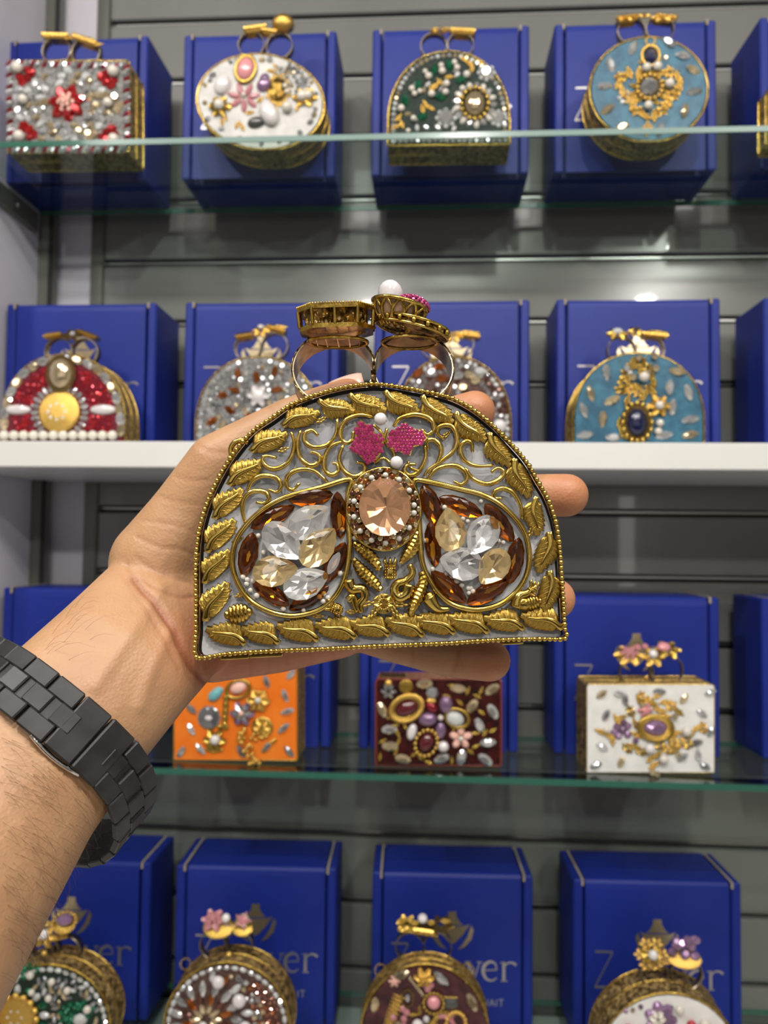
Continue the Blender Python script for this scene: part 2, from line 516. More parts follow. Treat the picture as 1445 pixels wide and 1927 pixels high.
glass_shelf(Z1, YF, YB, 'uppermost green-edged glass shelf, above the white board')
glass_shelf(Z3, YF, YB, 'middle glass shelf below the white board, under the rectangular clutches')
glass_shelf(Z4, YF, YB, 'lowest glass shelf, under the round clutches')
o = MB().box(((XL + XR) / 2, 1.125, (ZW1 + ZW0) / 2), (XR - XL - 0.004, 0.25, ZW1 - ZW0), bev=0.0015)
ws = o.build('white_shelf', WHITEBOARD)
tag(ws, 'thick white board shelf with straight front edge, behind the hand', 'shelf')
o = MB().box(((XL + XR) / 2, 1.125, 0.36), (XR - XL - 0.01, 0.24, 0.72), bev=0.002)
o = o.build('base_cabinet', WHITEBOARD)
tag(o, 'white base cabinet under the lowest glass shelf', 'cabinet')


def bracket(zt, label):
    r = empty('shelf_bracket', (XL, 1.1, zt - 0.032), label, 'bracket')
    MB().box((0.004, 0.005, 0.006), (0.008, 0.20, 0.034), bev=0.002).build('bracket_arm', POST, r)
    for k in range(3):
        m = MB().ico((0.0085, -0.07 + 0.055 * k, 0.008), (0.0015, 0.004, 0.004), 2)
        m.build('screw', STEEL if k else POSTDARK, r, True)


bracket(Z1, 'grey metal bracket screwed under the uppermost glass shelf')

# ------------------------------------------------------------------ gem library (unit meshes, z toward the viewer)
def zig(outer, z0, inner, z1, base=0.0):
    """girdle outline, table outline, and triangle facets between them"""
    n = len(outer); m = MB()
    vs = [(x, y, base) for x, y in outer] + [(x, y, z0) for x, y in outer] + [(x, y, z1) for x, y in inner]
    fs = [(i, (i + 1) % n, n + (i + 1) % n, n + i) for i in range(n)]
    for i in range(n):
        j = (i + 1) % n
        fs.append((n + i, n + j, 2 * n + i)); fs.append((2 * n + i, n + j, 2 * n + j))
    fs.append(tuple(2 * n + i for i in range(n)))
    m.add(vs, fs)
    return m


def ell(n, ph=0.0, a=0.5, b=0.5): return [(a * math.cos(2 * PI * (i + ph) / n), b * math.sin(2 * PI * (i + ph) / n)) for i in range(n)]


def marq(n, k=1.0, ph=0):
    out = []
    for i in range(n):
        t = 2 * PI * (i + ph) / n
        c, s_ = math.cos(t), math.sin(t)
        out.append((0.5 * c * k, 0.5 * k * math.copysign(abs(s_) ** 1.35, s_)))
    return out


def pearo(n, k=1.0, ph=0):
    out = []
    for i in range(n):
        t = 2 * PI * (i + ph) / n
        c, s_ = math.cos(t), math.sin(t)
        taper = 1.0 - 0.5 * max(0, c) ** 1.3
        x = 0.5 * c
        out.append((x * k + 0.0, 0.5 * s_ * taper * k * 1.08))
    return out


def shape(kind):
    if kind == 'round': return zig(ell(8), 0.14, ell(8, 0.5, 0.28, 0.28), 0.36)
    if kind == 'oval': return zig(ell(10), 0.14, ell(10, 0.5, 0.29, 0.29), 0.40)
    if kind == 'marquise': return zig(marq(10), 0.12, marq(10, 0.55, 0.5), 0.42)
    if kind == 'pear': return zig(pearo(10), 0.14, pearo(10, 0.55, 0.5), 0.42)
    if kind == 'rect':
        o8 = [(-.5, -.32), (-.34, -.5), (.34, -.5), (.5, -.32), (.5, .32), (.34, .5), (-.34, .5), (-.5, .32)]
        m = MB(); n = 8; vs = []
        for k, z in ((1, 0), (1, .12), (.8, .25), (.58, .34)): vs += [(x * k, y * k, z) for x, y in o8]
        fs = [(r * n + i, r * n + (i + 1) % n, (r + 1) * n + (i + 1) % n, (r + 1) * n + i) for r in range(3) for i in range(n)]
        return m.add(vs, fs + [tuple(24 + i for i in range(8))])
    if kind == 'pearl': return MB().ico((0, 0, 0.38), 0.5, 2)
    if kind == 'cab':
        m = MB(); n = 12; vs = []
        for k, z in ((1, 0), (.97, .14), (.80, .30), (.48, .41)): vs += [(x * k, y * k, z) for x, y in ell(n)]
        fs = [(r * n + i, r * n + (i + 1) % n, (r + 1) * n + (i + 1) % n, (r + 1) * n + i) for r in range(3) for i in range(n)]
        vs.append((0, 0, .45)); fs += [(36 + i, 36 + (i + 1) % n, 48) for i in range(n)]
        return m.add(vs, fs)
    if kind == 'flower':
        m = MB()
        for p in range(6):
            a = 2 * PI * p / 6; c, s_ = math.cos(a), math.sin(a)
            pts = [(0.08, 0, .2), (.28, -.15, .26), (.5, -.1, .1), (.52, .04, .12), (.3, .15, .26), (.3, 0, .14)]
            P = [(x * c - y * s_, x * s_ + y * c, z) for x, y, z in pts]
            m.add(P, [(0, 1, 5), (1, 2, 5), (2, 3, 5), (3, 4, 5), (4, 0, 5)])
            B = [(x, y, 0) for x, y, z in P[:5]]
            m.add(P[:5] + B, [(i, i + 5, (i + 1) % 5 + 5, (i + 1) % 5) for i in range(5)])
        return m
    if kind == 'rose':
        m = MB()
        for ring, (r, z, n, w) in enumerate(((.40, .10, 6, .26), (.26, .24, 5, .22), (.12, .36, 4, .16))):
            for p in range(n):
                a = 2 * PI * (p + .4 * ring) / n
                m.ico((r * math.cos(a), r * math.sin(a), z), (w * .55, w * .55, .12), 1)
        return m.ico((0, 0, .2), (.3, .3, .2), 1)
    if kind == 'ring':           # a raised oval setting
        pts = [(x, y, .12) for x, y in ell(18)]
        m = MB().tube(pts, .085, 6, True)
        return m
    if kind == 'beadring':
        m = MB()
        for x, y in ell(16): m.ico((x, y, .14), .095, 1)
        return m
    if kind == 'disc':
        m = MB(); n = 24; vs = []
        for k, z in ((1, 0), (1, .06), (.9, .10), (.3, .13)): vs += [(x * k, y * k, z) for x, y in ell(n)]
        fs = [(r * n + i, r * n + (i + 1) % n, (r + 1) * n + (i + 1) % n, (r + 1) * n + i) for r in range(3) for i in range(n)]
        return m.add(vs, fs + [tuple(72 + i for i in range(n))])
    if kind == 'sprig':          # small lobed gold leaf
        m = MB()
        for i, (x, y, r) in enumerate(((-.35, 0, .16), (-.12, .17, .17), (-.12, -.17, .17), (.12, .14, .15), (.12, -.14, .15), (.35, 0, .15))):
            m.ico((x, y, .12), (r * 1.2, r, .14), 1)
        return m
    if kind == 'star':
        m = MB(); o10 = [(.5 * math.cos(PI * i / 5) * (1 if i % 2 == 0 else .5), .5 * math.sin(PI * i / 5) * (1 if i % 2 == 0 else .5)) for i in range(10)]
        vs = [(x, y, 0) for x, y in o10] + [(x * .9, y * .9, .16) for x, y in o10] + [(0, 0, .3)]
        fs = [(i, (i + 1) % 10, 10 + (i + 1) % 10, 10 + i) for i in range(10)] + [(10 + i, 10 + (i + 1) % 10, 20) for i in range(10)]
        return m.add(vs, fs)
    if kind == 'bar':
        m = MB()
        for k in range(5): m.ico((-.4 + .2 * k, 0, .2), (.13, .4, .3), 1)
        return m


GEMS = {}
SMOOTH = {'pearl', 'cab', 'ring', 'beadring', 'rose', 'sprig', 'bar'}
PARTNAME = {'round': 'round_crystal', 'oval': 'oval_crystal', 'marquise': 'marquise_crystal', 'pear': 'pear_crystal', 'rect': 'cut_stone',
            'pearl': 'pearl', 'cab': 'cabochon', 'flower': 'gold_flower', 'rose': 'rose_ornament', 'ring': 'stone_setting',
            'beadring': 'beaded_setting', 'disc': 'gold_disc', 'sprig': 'gold_sprig', 'star': 'star_ornament', 'bar': 'gold_bar'}


def gem(kind, m, parent, M, L, W, H, name=None):
    """one stone: its own object, mesh data shared by kind and material; M places its base"""
    key = (kind, m.name)
    nm = name or PARTNAME[kind]
    if key not in GEMS:
        o = shape(kind).build(nm, m, None, kind in SMOOTH)
        GEMS[key] = o.data
        COL.objects.unlink(o); bpy.data.objects.remove(o)
    o = bpy.data.objects.new(nm, GEMS[key])
    link(o, parent)
    o.matrix_basis = M @ Matrix.Diagonal((L, W, H, 1))
    return o


# ------------------------------------------------------------------ gift boxes
def logo_strips():
    """foil emblem and the letters that can be read on the boxes, in box-front metres (origin top centre)"""
    e = MB()

    def plate(pts):
        e.prism([(x * .00112, (z * 1.15 - 1.5) * .001) for x, z in pts], 0, -0.0005, lambda u, v, l: (u, l, v))
    plate([(-5, -44), (5, -44), (5.5, -50), (10, -57), (14, -60), (-14, -60), (-10, -57), (-5.5, -50)])
    plate([(-22, -59), (-14, -61.5), (14, -61.5), (22, -59), (13, -72), (5, -80), (0, -83), (-5, -80), (-13, -72)])
    plate([(24, -60), (27, -66), (24, -77), (16, -86), (7, -90), (13, -83), (19, -74)])
    plate([(-24, -60), (-27, -66), (-24, -77), (-16, -86), (-7, -90), (-13, -83), (-19, -74)])
    letters = []

    def stroke(pts, w0, closed=False):
        P = spline([Vector((x * .001, 0, (z - 14) * .001)) for x, z in pts], 5) if len(pts) > 2 else [Vector((x * .001, 0, (z - 14) * .001)) for x, z in pts]
        n = len(P); L = []; R = []
        for i, p in enumerate(P):
            t = (P[min(i + 1, n - 1)] - P[max(i - 1, 0)]).normalized()
            d = Vector((-t.z, 0, t.x)); wd = (w0(i / (n - 1)) if callable(w0) else w0) * .0005
            L.append(p + d * wd); R.append(p - d * wd)
        for i in range(n - 1):
            q = [L[i], L[i + 1], R[i + 1], R[i]]
            letters[-1].add(q + [x + Vector((0, -.0005, 0)) for x in q], [(0, 1, 2, 3), (4, 7, 6, 5), (0, 4, 5, 1), (1, 5, 6, 2), (2, 6, 7, 3), (3, 7, 4, 0)])
    # Z with a long bar
    letters.append(MB())
    stroke([(-86, -84), (-62, -84)], 2.6); stroke([(-62, -85), (-86, -131)], 1.6); stroke([(-87, -132), (-58, -132)], 3.0)
    # v e r
    letters.append(MB())
    stroke([(22, -107), (31, -132)], 3.6); stroke([(31, -132), (39, -107)], 1.5); stroke([(18, -107), (26, -107)], 1.3); stroke([(35, -107), (43, -107)], 1.3)
    letters.append(MB())
    stroke([(45, -118), (63, -117)], 1.3)
    stroke([(63, -117), (61, -109), (54, -106), (46, -111), (44, -120), (48, -129), (56, -132), (63, -128)], lambda t: 1.6 + 3.2 * math.sin(PI * t) ** 2)
    letters.append(MB())
    stroke([(73, -106), (73, -132)], 4.0); stroke([(69, -132), (78, -132)], 1.4); stroke([(68, -107), (73, -107)], 1.4)
    stroke([(74, -112), (79, -107), (86, -107), (90, -110)], lambda t: 1.4 + 2.2 * t)
    k = MB()

    def ks(x, segs):
        for (x0, z0, x1, z1) in segs:
            a = Vector(((x + 14 + x0) * .001, 0, (-181 + z0 * 1.15) * .001)); b = Vector(((x + 14 + x1) * .001, 0, (-181 + z1 * 1.15) * .001))
            t = (b - a).normalized(); d = Vector((-t.z, 0, t.x)) * .0006
            q = [a + d, b + d, b - d, a - d]
            k.add(q + [p + Vector((0, -.0004, 0)) for p in q], [(0, 1, 2, 3), (4, 7, 6, 5), (0, 4, 5, 1), (1, 5, 6, 2), (2, 6, 7, 3), (3, 7, 4, 0)])
    ks(10, [(0, 0, 0, 8), (0, 4, 5, 8), (1.5, 5, 5.5, 0)])
    ks(19, [(0, 8, 0, 1.5), (0, 1.5, 1.5, 0), (1.5, 0, 4.5, 0), (4.5, 0, 6, 1.5), (6, 1.5, 6, 8)])
    ks(28, [(0, 8, 2.2, 0), (2.2, 0, 4.5, 8), (4.5, 8, 6.8, 0), (6.8, 0, 9, 8)])
    ks(39, [(0, 0, 3.5, 8), (3.5, 8, 7, 0), (1.5, 3, 5.5, 3)])
    ks(49, [(0, 0, 0, 8)])
    ks(52, [(0, 8, 7, 8), (3.5, 8, 3.5, 0)])
    return [(e, 'emblem', FOILPRINT)] + [(x, 'letter', SILVERPRINT) for x in letters] + [(k, 'town_name', SILVERPRINT)]


LOGO = None
BW, BH, BD = 0.222, 0.224, 0.105


def gift_box(cx, y, zb, rz, label, group, w=BW, h=BH):
    global LOGO
    r = empty('gift_box', (cx, y + BD / 2, zb), label, 'box', group)
    r.rotation_euler.z = rz
    hw, hd = w / 2, BD / 2
    MB().box((0, 0.010, h / 2 - 0.001), (w - 0.006, BD - 0.024, h - 0.006), bev=0.001).build('body', BLUE, r)
    # front panel folding over into the lid with a rounded edge
    prof = [(hd - 0.001, h), (-hd + 0.010, h), (-hd + 0.004, h - 0.0012), (-hd + 0.0008, h - 0.005), (-hd, h - 0.012), (-hd, 0.0006),
            (-hd + 0.0025, 0.0006), (-hd + 0.0025, h - 0.012), (-hd + 0.005, h - 0.0035), (-hd + 0.010, h - 0.0022), (hd - 0.001, h - 0.0022)]
    fw = hw - 0.0165
    m = MB(); n = len(prof)
    vs = [(-fw, a, b) for a, b in prof] + [(fw, a, b) for a, b in prof]
    m.add(vs, [(i, i + 1, n + i + 1, n + i) for i in range(n - 1)] + [(n - 1, 0, n, 2 * n - 1)])
    m.add(vs[:n], [(k, k + 1, n - 2 - k, n - 1 - k) for k in range(5)]); m.add(vs[n:], [(n - 1 - k, n - 2 - k, k + 1, k) for k in range(5)])
    m.build('lid', BLUE, r)
    for sx in (-1, 1):
        x0 = sx * (hw - 0.0068)
        s = MB().box((x0, 0, h / 2), (0.0136, BD, h - 0.0006), bev=0.0022)
        s.build('side_flap', BLUE, r)
        s = MB().box((sx * (hw - 0.0125), 0.0, h + 0.0002), (0.003, BD - 0.004, 0.0016))
        s.box((sx * (hw - 0.0125), -hd + 0.0005, h - 0.004), (0.003, 0.0025, 0.008))
        s.build('card_edge', KRAFT, r)
    if LOGO is None:
        LOGO = [x.build(nm, mt) for x, nm, mt in logo_strips()]
        os_ = LOGO
    else:
        os_ = [link(bpy.data.objects.new(x.name.split('.')[0], x.data)) for x in LOGO]
    for x in os_:
        x.parent = r
        x.location = (0, -hd - 0.0001, h)
    return r


BY = 1.118
rows = [
    (Z1, 200, [(10, 278, 'blue box behind the red and crystal rectangular clutch, on the top glass shelf'),
               (340, 635, 'blue box behind the white oval clutch, on the top glass shelf'),
               (699, 996, 'blue box behind the dark green dome clutch, on the top glass shelf'),
               (1042, 1350, 'blue box behind the round blue clutch, on the top glass shelf'),
               (1429, 1735, 'blue box at the right frame edge on the top glass shelf')]),
    (ZW1, 700, [(9, 292, 'blue box behind the red dome clutch, on the white shelf'),
                (345, 639, 'blue box behind the silver and amber dome clutch, on the white shelf'),
                (703, 996, 'blue box behind the brown dome clutch, on the white shelf'),
                (1046, 1357, 'blue box behind the blue dome clutch, on the white shelf'),
                (1438, 1740, 'blue box at the right frame edge on the white shelf')]),
    (Z3, 1250, [(2, 290, 'blue box half hidden by the forearm, on the middle glass shelf'),
                (332, 622, 'blue box behind the orange clutch, on the middle glass shelf'),
                (677, 975, 'blue box behind the burgundy clutch, on the middle glass shelf'),
                (1043, 1354, 'blue box behind the white rectangular clutch, on the middle glass shelf'),
                (1434, 1740, 'blue box at the right frame edge on the middle glass shelf')]),
    (Z4, 1750, [(-12, 281, 'blue box behind the green jewelled round clutch, on the lowest shelf'),
                (328, 630, 'blue box behind the brown and white round clutch, on the lowest shelf'),
                (698, 1001, 'blue box behind the plum round clutch, on the lowest shelf'),
                (1076, 1395, 'blue box behind the white oval clutch with red beads, on the lowest shelf')]),
]
GROUPS = ['blue boxes on the top glass shelf', 'blue boxes on the white shelf', 'blue boxes on the middle glass shelf', 'blue boxes on the lowest shelf']
rz_j = [[-.02, .0, .0, .0, .02], [0, 0, 0, 0, 0], [0, 0, 0, 0, 0], [.0, .03, .03, .03]]
for ri, (zb, py, bs) in enumerate(rows):
    for bi, (xa, xb, lab) in enumerate(bs):
        A, B = at(xa, py, BY), at(xb, py, BY)
        gift_box((A.x + B.x) / 2, BY, zb + 0.0005, rz_j[ri][bi], lab, GROUPS[ri], w=max(0.214, min(0.232, B.x - A.x)))

# ------------------------------------------------------------------ clutches on the shelves
def dome(x0, x1, yt, yb, side=0.22, n=26):
    cx, hw = (x0 + x1) / 2, (x1 - x0) / 2
    ys = yb - side * (yb - yt)
    pts = [(x0, yb)]
    for i in range(n + 1):
        a = PI - PI * i / n
        c, s_ = math.cos(a), math.sin(a)
        pts.append((cx + hw * math.copysign(abs(c) ** 0.93, c), ys - (ys - yt) * abs(s_) ** 0.93))
    pts.append((x1, yb))
    return pts


def oval(cx, cy, rx, ry, rot=0, n=40):
    c, s_ = math.cos(math.radians(rot)), math.sin(math.radians(rot))
    return [(cx + rx * math.cos(a) * c - ry * math.sin(a) * s_, cy - (rx * math.cos(a) * s_ + ry * math.sin(a) * c))
            for a in [2 * PI * i / n for i in range(n)]]


def rectp(x0, y0, x1, y1, k=3): return [(x0, y1), (x0, y0 + k), (x0 + k, y0), (x1 - k, y0), (x1, y0 + k), (x1, y1)]


def inside(p, poly):
    x, y = p; c = False; n = len(poly)
    for i in range(n):
        x1, y1 = poly[i]; x2, y2 = poly[(i + 1) % n]
        if (y1 > y) != (y2 > y) and x < (x2 - x1) * (y - y1) / (y2 - y1) + x1: c = not c
    return c


def shrink(poly, k):
    cx = sum(p[0] for p in poly) / len(poly); cy = sum(p[1] for p in poly) / len(poly)
    return [(cx + (x - cx) * k, cy + (y - cy) * k) for x, y in poly]


def pack(poly, sp, avoid=(), jit=0.22):
    xs = [p[0] for p in poly]; ys = [p[1] for p in poly]; out = []; row = 0; y = min(ys)
    while y < max(ys):
        x = min(xs) + (sp / 2 if row % 2 else 0)
        while x < max(xs):
            p = (x + random.uniform(-jit, jit) * sp, y + random.uniform(-jit, jit) * sp)
            if inside(p, poly) and all(math.hypot(p[0] - a, p[1] - b) > r for a, b, r in avoid): out.append(p)
            x += sp
        y += sp * 0.87; row += 1
    return out


class Clutch:
    def __init__(s, label, zb, Y, outline, depth, face, case=None, face_edge=None, name='clutch', inset=0.965, beads=True):
        s.Y, s.zb, s.depth = Y, zb, depth
        W = [at(x, y, Y) for x, y in outline]
        s.cx = (min(p.x for p in W) + max(p.x for p in W)) / 2
        s.zmin, s.ztop = min(p.z for p in W), max(p.z for p in W)
        s.root = empty(name, (s.cx, Y + depth / 2, zb), label, 'clutch', None)
        s.mpp = (at(outline[0][0] + 10, outline[0][1], Y).x - at(outline[0][0], outline[0][1], Y).x) / 10
        O = [(p.x - s.cx, s.fz(p.z)) for p in W]
        s.O = O; f0 = -depth / 2
        fn = lambda u, v, l: (u, l, v)
        case = case or GOLD_DARK
        MB().prism(O, f0 + 0.0015, depth / 2, fn).build('case', case, s.root)
        mid = MB()
        mx = sum(u for u, v in O) / len(O); mz = sum(v for u, v in O) / len(O)
        fin = [(mx + (u - mx) * inset, mz + (v - mz) * inset) for u, v in O]
        MB().prism(fin, f0 - 0.0008, f0 + 0.002, fn).build('face_panel', face, s.root)
        r = MB()
        for y, rr in ((f0 + 0.001, 0.0015), (0.0, 0.0011), (depth / 2 - 0.001, 0.0015)):
            P = resample([Vector((u * 0.998, y, max(v, 0.0017))) for u, v in O], 0.006, True)
            r.tube(P, rr, 6, True)
        r.build('rim', face_edge or GOLD, s.root, True)
        if beads:
            b = MB()
            P = resample([Vector((u, f0 - 0.0002, max(v, 0.0016))) for u, v in O], 0.0042, True)
            for p in P: b.ico(p, 0.0014, 1)
            tag(b.build('bead_edging', GOLD, s.root, True), kind='stuff')

    def fz(s, z):
        if s.ztop - s.zmin < 1e-6: return z - s.zb
        return (z - s.zb) - (s.zmin - s.zb) * (s.ztop - z) / (s.ztop - s.zmin)

    def P(s, px, py, lift=0.0):
        p = at(px, py, s.Y)
        return Vector((p.x - s.cx, -s.depth / 2 - 0.0008 - lift, max(0.002, s.fz(p.z))))

    def M(s, px, py, ang=0, lift=0.0):
        return Matrix.Translation(s.P(px, py, lift)) @ Matrix.Rotation(PI / 2, 4, 'X') @ Matrix.Rotation(math.radians(ang), 4, 'Z')

    def g(s, kind, m, px, py, L, W=None, ang=0, H=None, lift=0.0, name=None):
        W = W or L
        k = s.mpp
        T = s.M(px, py, ang, lift)
        if kind in ('round', 'oval', 'marquise', 'pear'):
            T = T @ Matrix.Rotation(random.uniform(-.30, .30), 4, 'X') @ Matrix.Rotation(random.uniform(-.2, .2), 4, 'Y')
        return gem(kind, m, s.root, T, L * k, W * k, (H or min(L, W) * 0.9) * k, name)

    def many(s, kind, ms, pts, L, W=None, ang=None, name=None):
        for i, (x, y) in enumerate(pts):
            a = random.uniform(0, 180) if ang is None else ang
            f = random.uniform(.88, 1.12)
            s.g(kind, random.choice(ms), x, y, L * f, (W or L) * f, a, name=name)

    def stuff(s, name, kind, ms, pts, L, W=None, lift=0.0):
        """stones too small to pick apart, joined"""
        W = W or L; u = shape(kind); m = MB()
        for x, y in pts:
            T = s.M(x, y, random.uniform(0, 180), lift) @ Matrix.Rotation(random.uniform(-.2, .2), 4, 'X') @ Matrix.Diagonal((L * s.mpp, W * s.mpp, .8 * min(L, W) * s.mpp, 1))
            m.add([T @ v for v in u.v], u.f, random.randrange(len(ms)))
        return tag(m.build(name, ms, s.root, False), kind='stuff')

    def ring(s, px, py, r, tops=(), dy=None, w=0.012):
        """a finger ring standing on the case: band (lathe) plus its setting"""
        dy = s.depth * 0.5 if dy is None else dy
        p = at(px, py, s.Y + dy)
        k = (at(px + 10, py, s.Y + dy).x - at(px, py, s.Y + dy).x) / 10
        c = Vector((p.x - s.cx, -s.depth / 2 + dy, s.fz(p.z)))
        R = r * k; th = 0.0011; n = 28; m = MB()
        prof = [(R, -w / 2), (R, w / 2), (R - th, w / 2), (R - th, -w / 2)]
        vs = [c + Vector((a * math.cos(2 * PI * i / n), b, a * math.sin(2 * PI * i / n))) for i in range(n) for a, b in prof]
        fs = [(i * 4 + q, i * 4 + (q + 1) % 4, ((i + 1) % n) * 4 + (q + 1) % 4, ((i + 1) % n) * 4 + q) for i in range(n) for q in range(4)]
        m.add(vs, fs)
        return m.build('finger_ring', BRASS, s.root, True)

    def top(s, kind, m, px, py, L, W=None, H=None, tilt=45, ang=0, dy=None, name=None, sy=0.0):
        """an ornament on the rings, facing up and forward"""
        dy = s.depth * 0.5 - 0.006 if dy is None else dy
        p = at(px, py, s.Y + dy); k = s.mpp; W = W or L
        c = Vector((p.x - s.cx, -s.depth / 2 + dy + sy, s.fz(p.z)))
        T = Matrix.Translation(c) @ Matrix.Rotation(math.radians(tilt), 4, 'X') @ Matrix.Rotation(math.radians(ang), 4, 'Z')
        return gem(kind, m, s.root, T, L * k, W * k, (H or min(L, W) * 0.7) * k, name)

    def plate(s, px, py, L, W, H, rot=0, m=None, dy=None):
        """a gold slab bridging the rings, seen from the side; rot turns it in the picture plane"""
        dy = s.depth * 0.5 if dy is None else dy
        p = at(px, py, s.Y + dy); k = s.mpp
        c = Vector((p.x - s.cx, -s.depth / 2 + dy, s.fz(p.z)))
        b = MB().box((0, 0, 0), (L * k, W * k, H * k), bev=min(H, W) * k * 0.28)
        for i in range(7):
            x = (-.45 + .15 * i) * L * k
            b.ico((x, -W * k * .5, 0), H * k * .30, 1)
        o = b.build('ring_plate', m or GOLD_BRIGHT, s.root, False)
        o.matrix_basis = Matrix.Translation(c) @ Matrix.Rotation(math.radians(-rot), 4, 'Y')
        return o


YC = 1.036
SMALLW = [CLEAR, CLEAR, CHAMP, SMOKE]

# --- top shelf: red and crystal rectangle
c = Clutch('rectangular clutch crusted with clear and red crystals, candy striped border, on the top shelf', Z1, YC, rectp(14, 114, 243, 290), .055, FACE_GREY)
ctr = (127, 197)
for i in range(7):
    a = 2 * PI * i / 7 + .3
    c.g('marquise', RED, ctr[0] + 20 * math.cos(a), ctr[1] - 21 * math.sin(a), 32, 21, math.degrees(a))
c.g('rose', ROSE, *ctr, 32, 38, lift=.003, name='pink_rose')
crn = [(37, 132), (216, 139), (40, 262), (217, 268)]
for x, y in crn:
    sx, sy = (1 if x < 127 else -1), (1 if y < 200 else -1)
    for dx, dy, a in ((16, 2, 80), (2, 15, 10), (16, 16, 45), (25, 6, 70), (6, 24, 0)):
        c.g('pear', RED, x + sx * dx, y + sy * dy, 19, 14, a * (sx * sy * -1))
    c.g('pearl', PEARL, x, y, 21)
for x, y in ((47, 192), (206, 198)): c.g('pearl', PEARL, x, y, 18)
av = [(ctr[0], ctr[1], 40)] + [(x + (10 if x < 127 else -10), y + (10 if y < 200 else -10), 25) for x, y in crn] + [(47, 192, 13), (206, 198, 13)]
for x, y in pack([(32, 130), (226, 136), (226, 276), (32, 276)], 15.5, av):
    c.g(random.choice(('oval', 'pear', 'marquise', 'round')), random.choice([CLEAR, CLEAR, CHAMP, CHAMP, OPAL]), x, y, random.uniform(17, 22), random.uniform(12, 16), random.uniform(0, 180))
k = 0
for (xa, ya, xb, yb) in ((18, 120, 240, 127), (238, 127, 240, 284), (20, 284, 240, 284), (18, 120, 20, 284)):
    n = int(math.hypot(xb - xa, yb - ya) / 7.2)
    for i in range(n):
        c.g('oval', DARKRED if k % 3 == 0 else (CLEAR if k % 3 == 1 else SMOKE), xa + (xb - xa) * i / n, ya + (yb - ya) * i / n, 16, 7, 60 if yb - ya < 20 else 25, name='border_crystal')
        k += 1
c.ring(109, 99, 27); c.ring(164, 101, 27)
c.plate(109, 72, 52, 26, 12, -3); c.plate(164, 80, 52, 26, 12, -20)
for x, y in ((92, 68), (110, 66), (130, 72), (150, 70), (166, 74), (184, 84)): c.top('sprig', GOLD_BRIGHT, x, y, 24, 17, 12, 60)

# --- top shelf: white oval
c = Clutch('white oval clutch with pink stones, baroque pearls and gold clusters, on the top shelf', Z1, YC, oval(490, 193, 121, 92, -7), .055, FACE_WHITE, beads=False)
c.g('cab', PINK, 463, 133, 46, 34, 80); c.g('ring', GOLD, 463, 133, 50, 38, 80)
c.g('cab', BAROQUE, 419, 162, 42, 32, 70); c.g('cab', BAROQUE, 507, 218, 50, 34, -65, lift=.003)
for x, y, d in ((541, 207, 20), (414, 203, 21), (569, 186, 20), (580, 184, 18), (537, 165, 10), (541, 176, 10)): c.g('pearl', PEARL, x, y, d)
c.g('cab', PURPLE, 498, 152, 26, 20, 70); c.g('cab', PURPLE, 497, 162, 30, 26, 40)
c.g('cab', CHARCOAL, 482, 234, 34, 22, 10); c.g('flower', GOLD_BRIGHT, 574, 187, 46, 36); c.g('flower', GOLD, 414, 204, 40)
for i in range(7):
    a = 2 * PI * i / 7 + .2
    c.g('marquise', PINKY, 460 + 19 * math.cos(a), 186 - 17 * math.sin(a), 27, 12, math.degrees(a))
c.g('pearl', PEARL, 459, 182, 9)
for i in range(16):
    a = 2 * PI * i / 16
    c.g('sprig', GOLD_BRIGHT, 524 + 17 * math.cos(a), 172 - 26 * math.sin(a), 20, 13, random.uniform(0, 180))
c.g('disc', GOLD_DARK, 524, 172, 36, 50)
for i in range(9): c.g('sprig', random.choice([GOLD, GOLD_BRIGHT]), 524 + random.uniform(-12, 12), 172 + random.uniform(-18, 18), 20, 12, random.uniform(0, 180), lift=.002)
for x, y in ((424, 224), (418, 232), (447, 238), (456, 242), (433, 204), (510, 135), (520, 128), (490, 190), (503, 196), (470, 215), (520, 210), (560, 205)): c.g('sprig', GOLD_BRIGHT, x, y, 18, 12, random.uniform(0, 180))
edge = oval(490, 193, 108, 80, -7, 34)
for i, (x, y) in enumerate(edge):
    if i % 2 == 0 or random.random() < .5:
        c.g(random.choice(('round', 'marquise', 'oval')), random.choice([CLEAR, CHAMP, SMOKE]), x + random.uniform(-4, 4), y + random.uniform(-4, 4), random.uniform(10, 16), random.uniform(8, 12), random.uniform(0, 180))
for x, y in pack(oval(552, 150, 38, 26, -30), 10): c.g('round', random.choice(SMALLW), x, y, 9)
c.ring(474, 87, 25); c.ring(527, 89, 25)
c.plate(482, 58, 44, 26, 14, 6); c.plate(508, 62, 30, 20, 12, -10)
c.top('pearl', GOLD_BRIGHT, 533, 58, 44, 40, 36, 0, name='gold_ball'); c.top('round', CHAMP, 532, 36, 24, 24, 20, 20)
for x, y in ((470, 50), (484, 46), (505, 55), (522, 42), (545, 44)): c.top('round', CHAMP, x, y, 11, tilt=40)

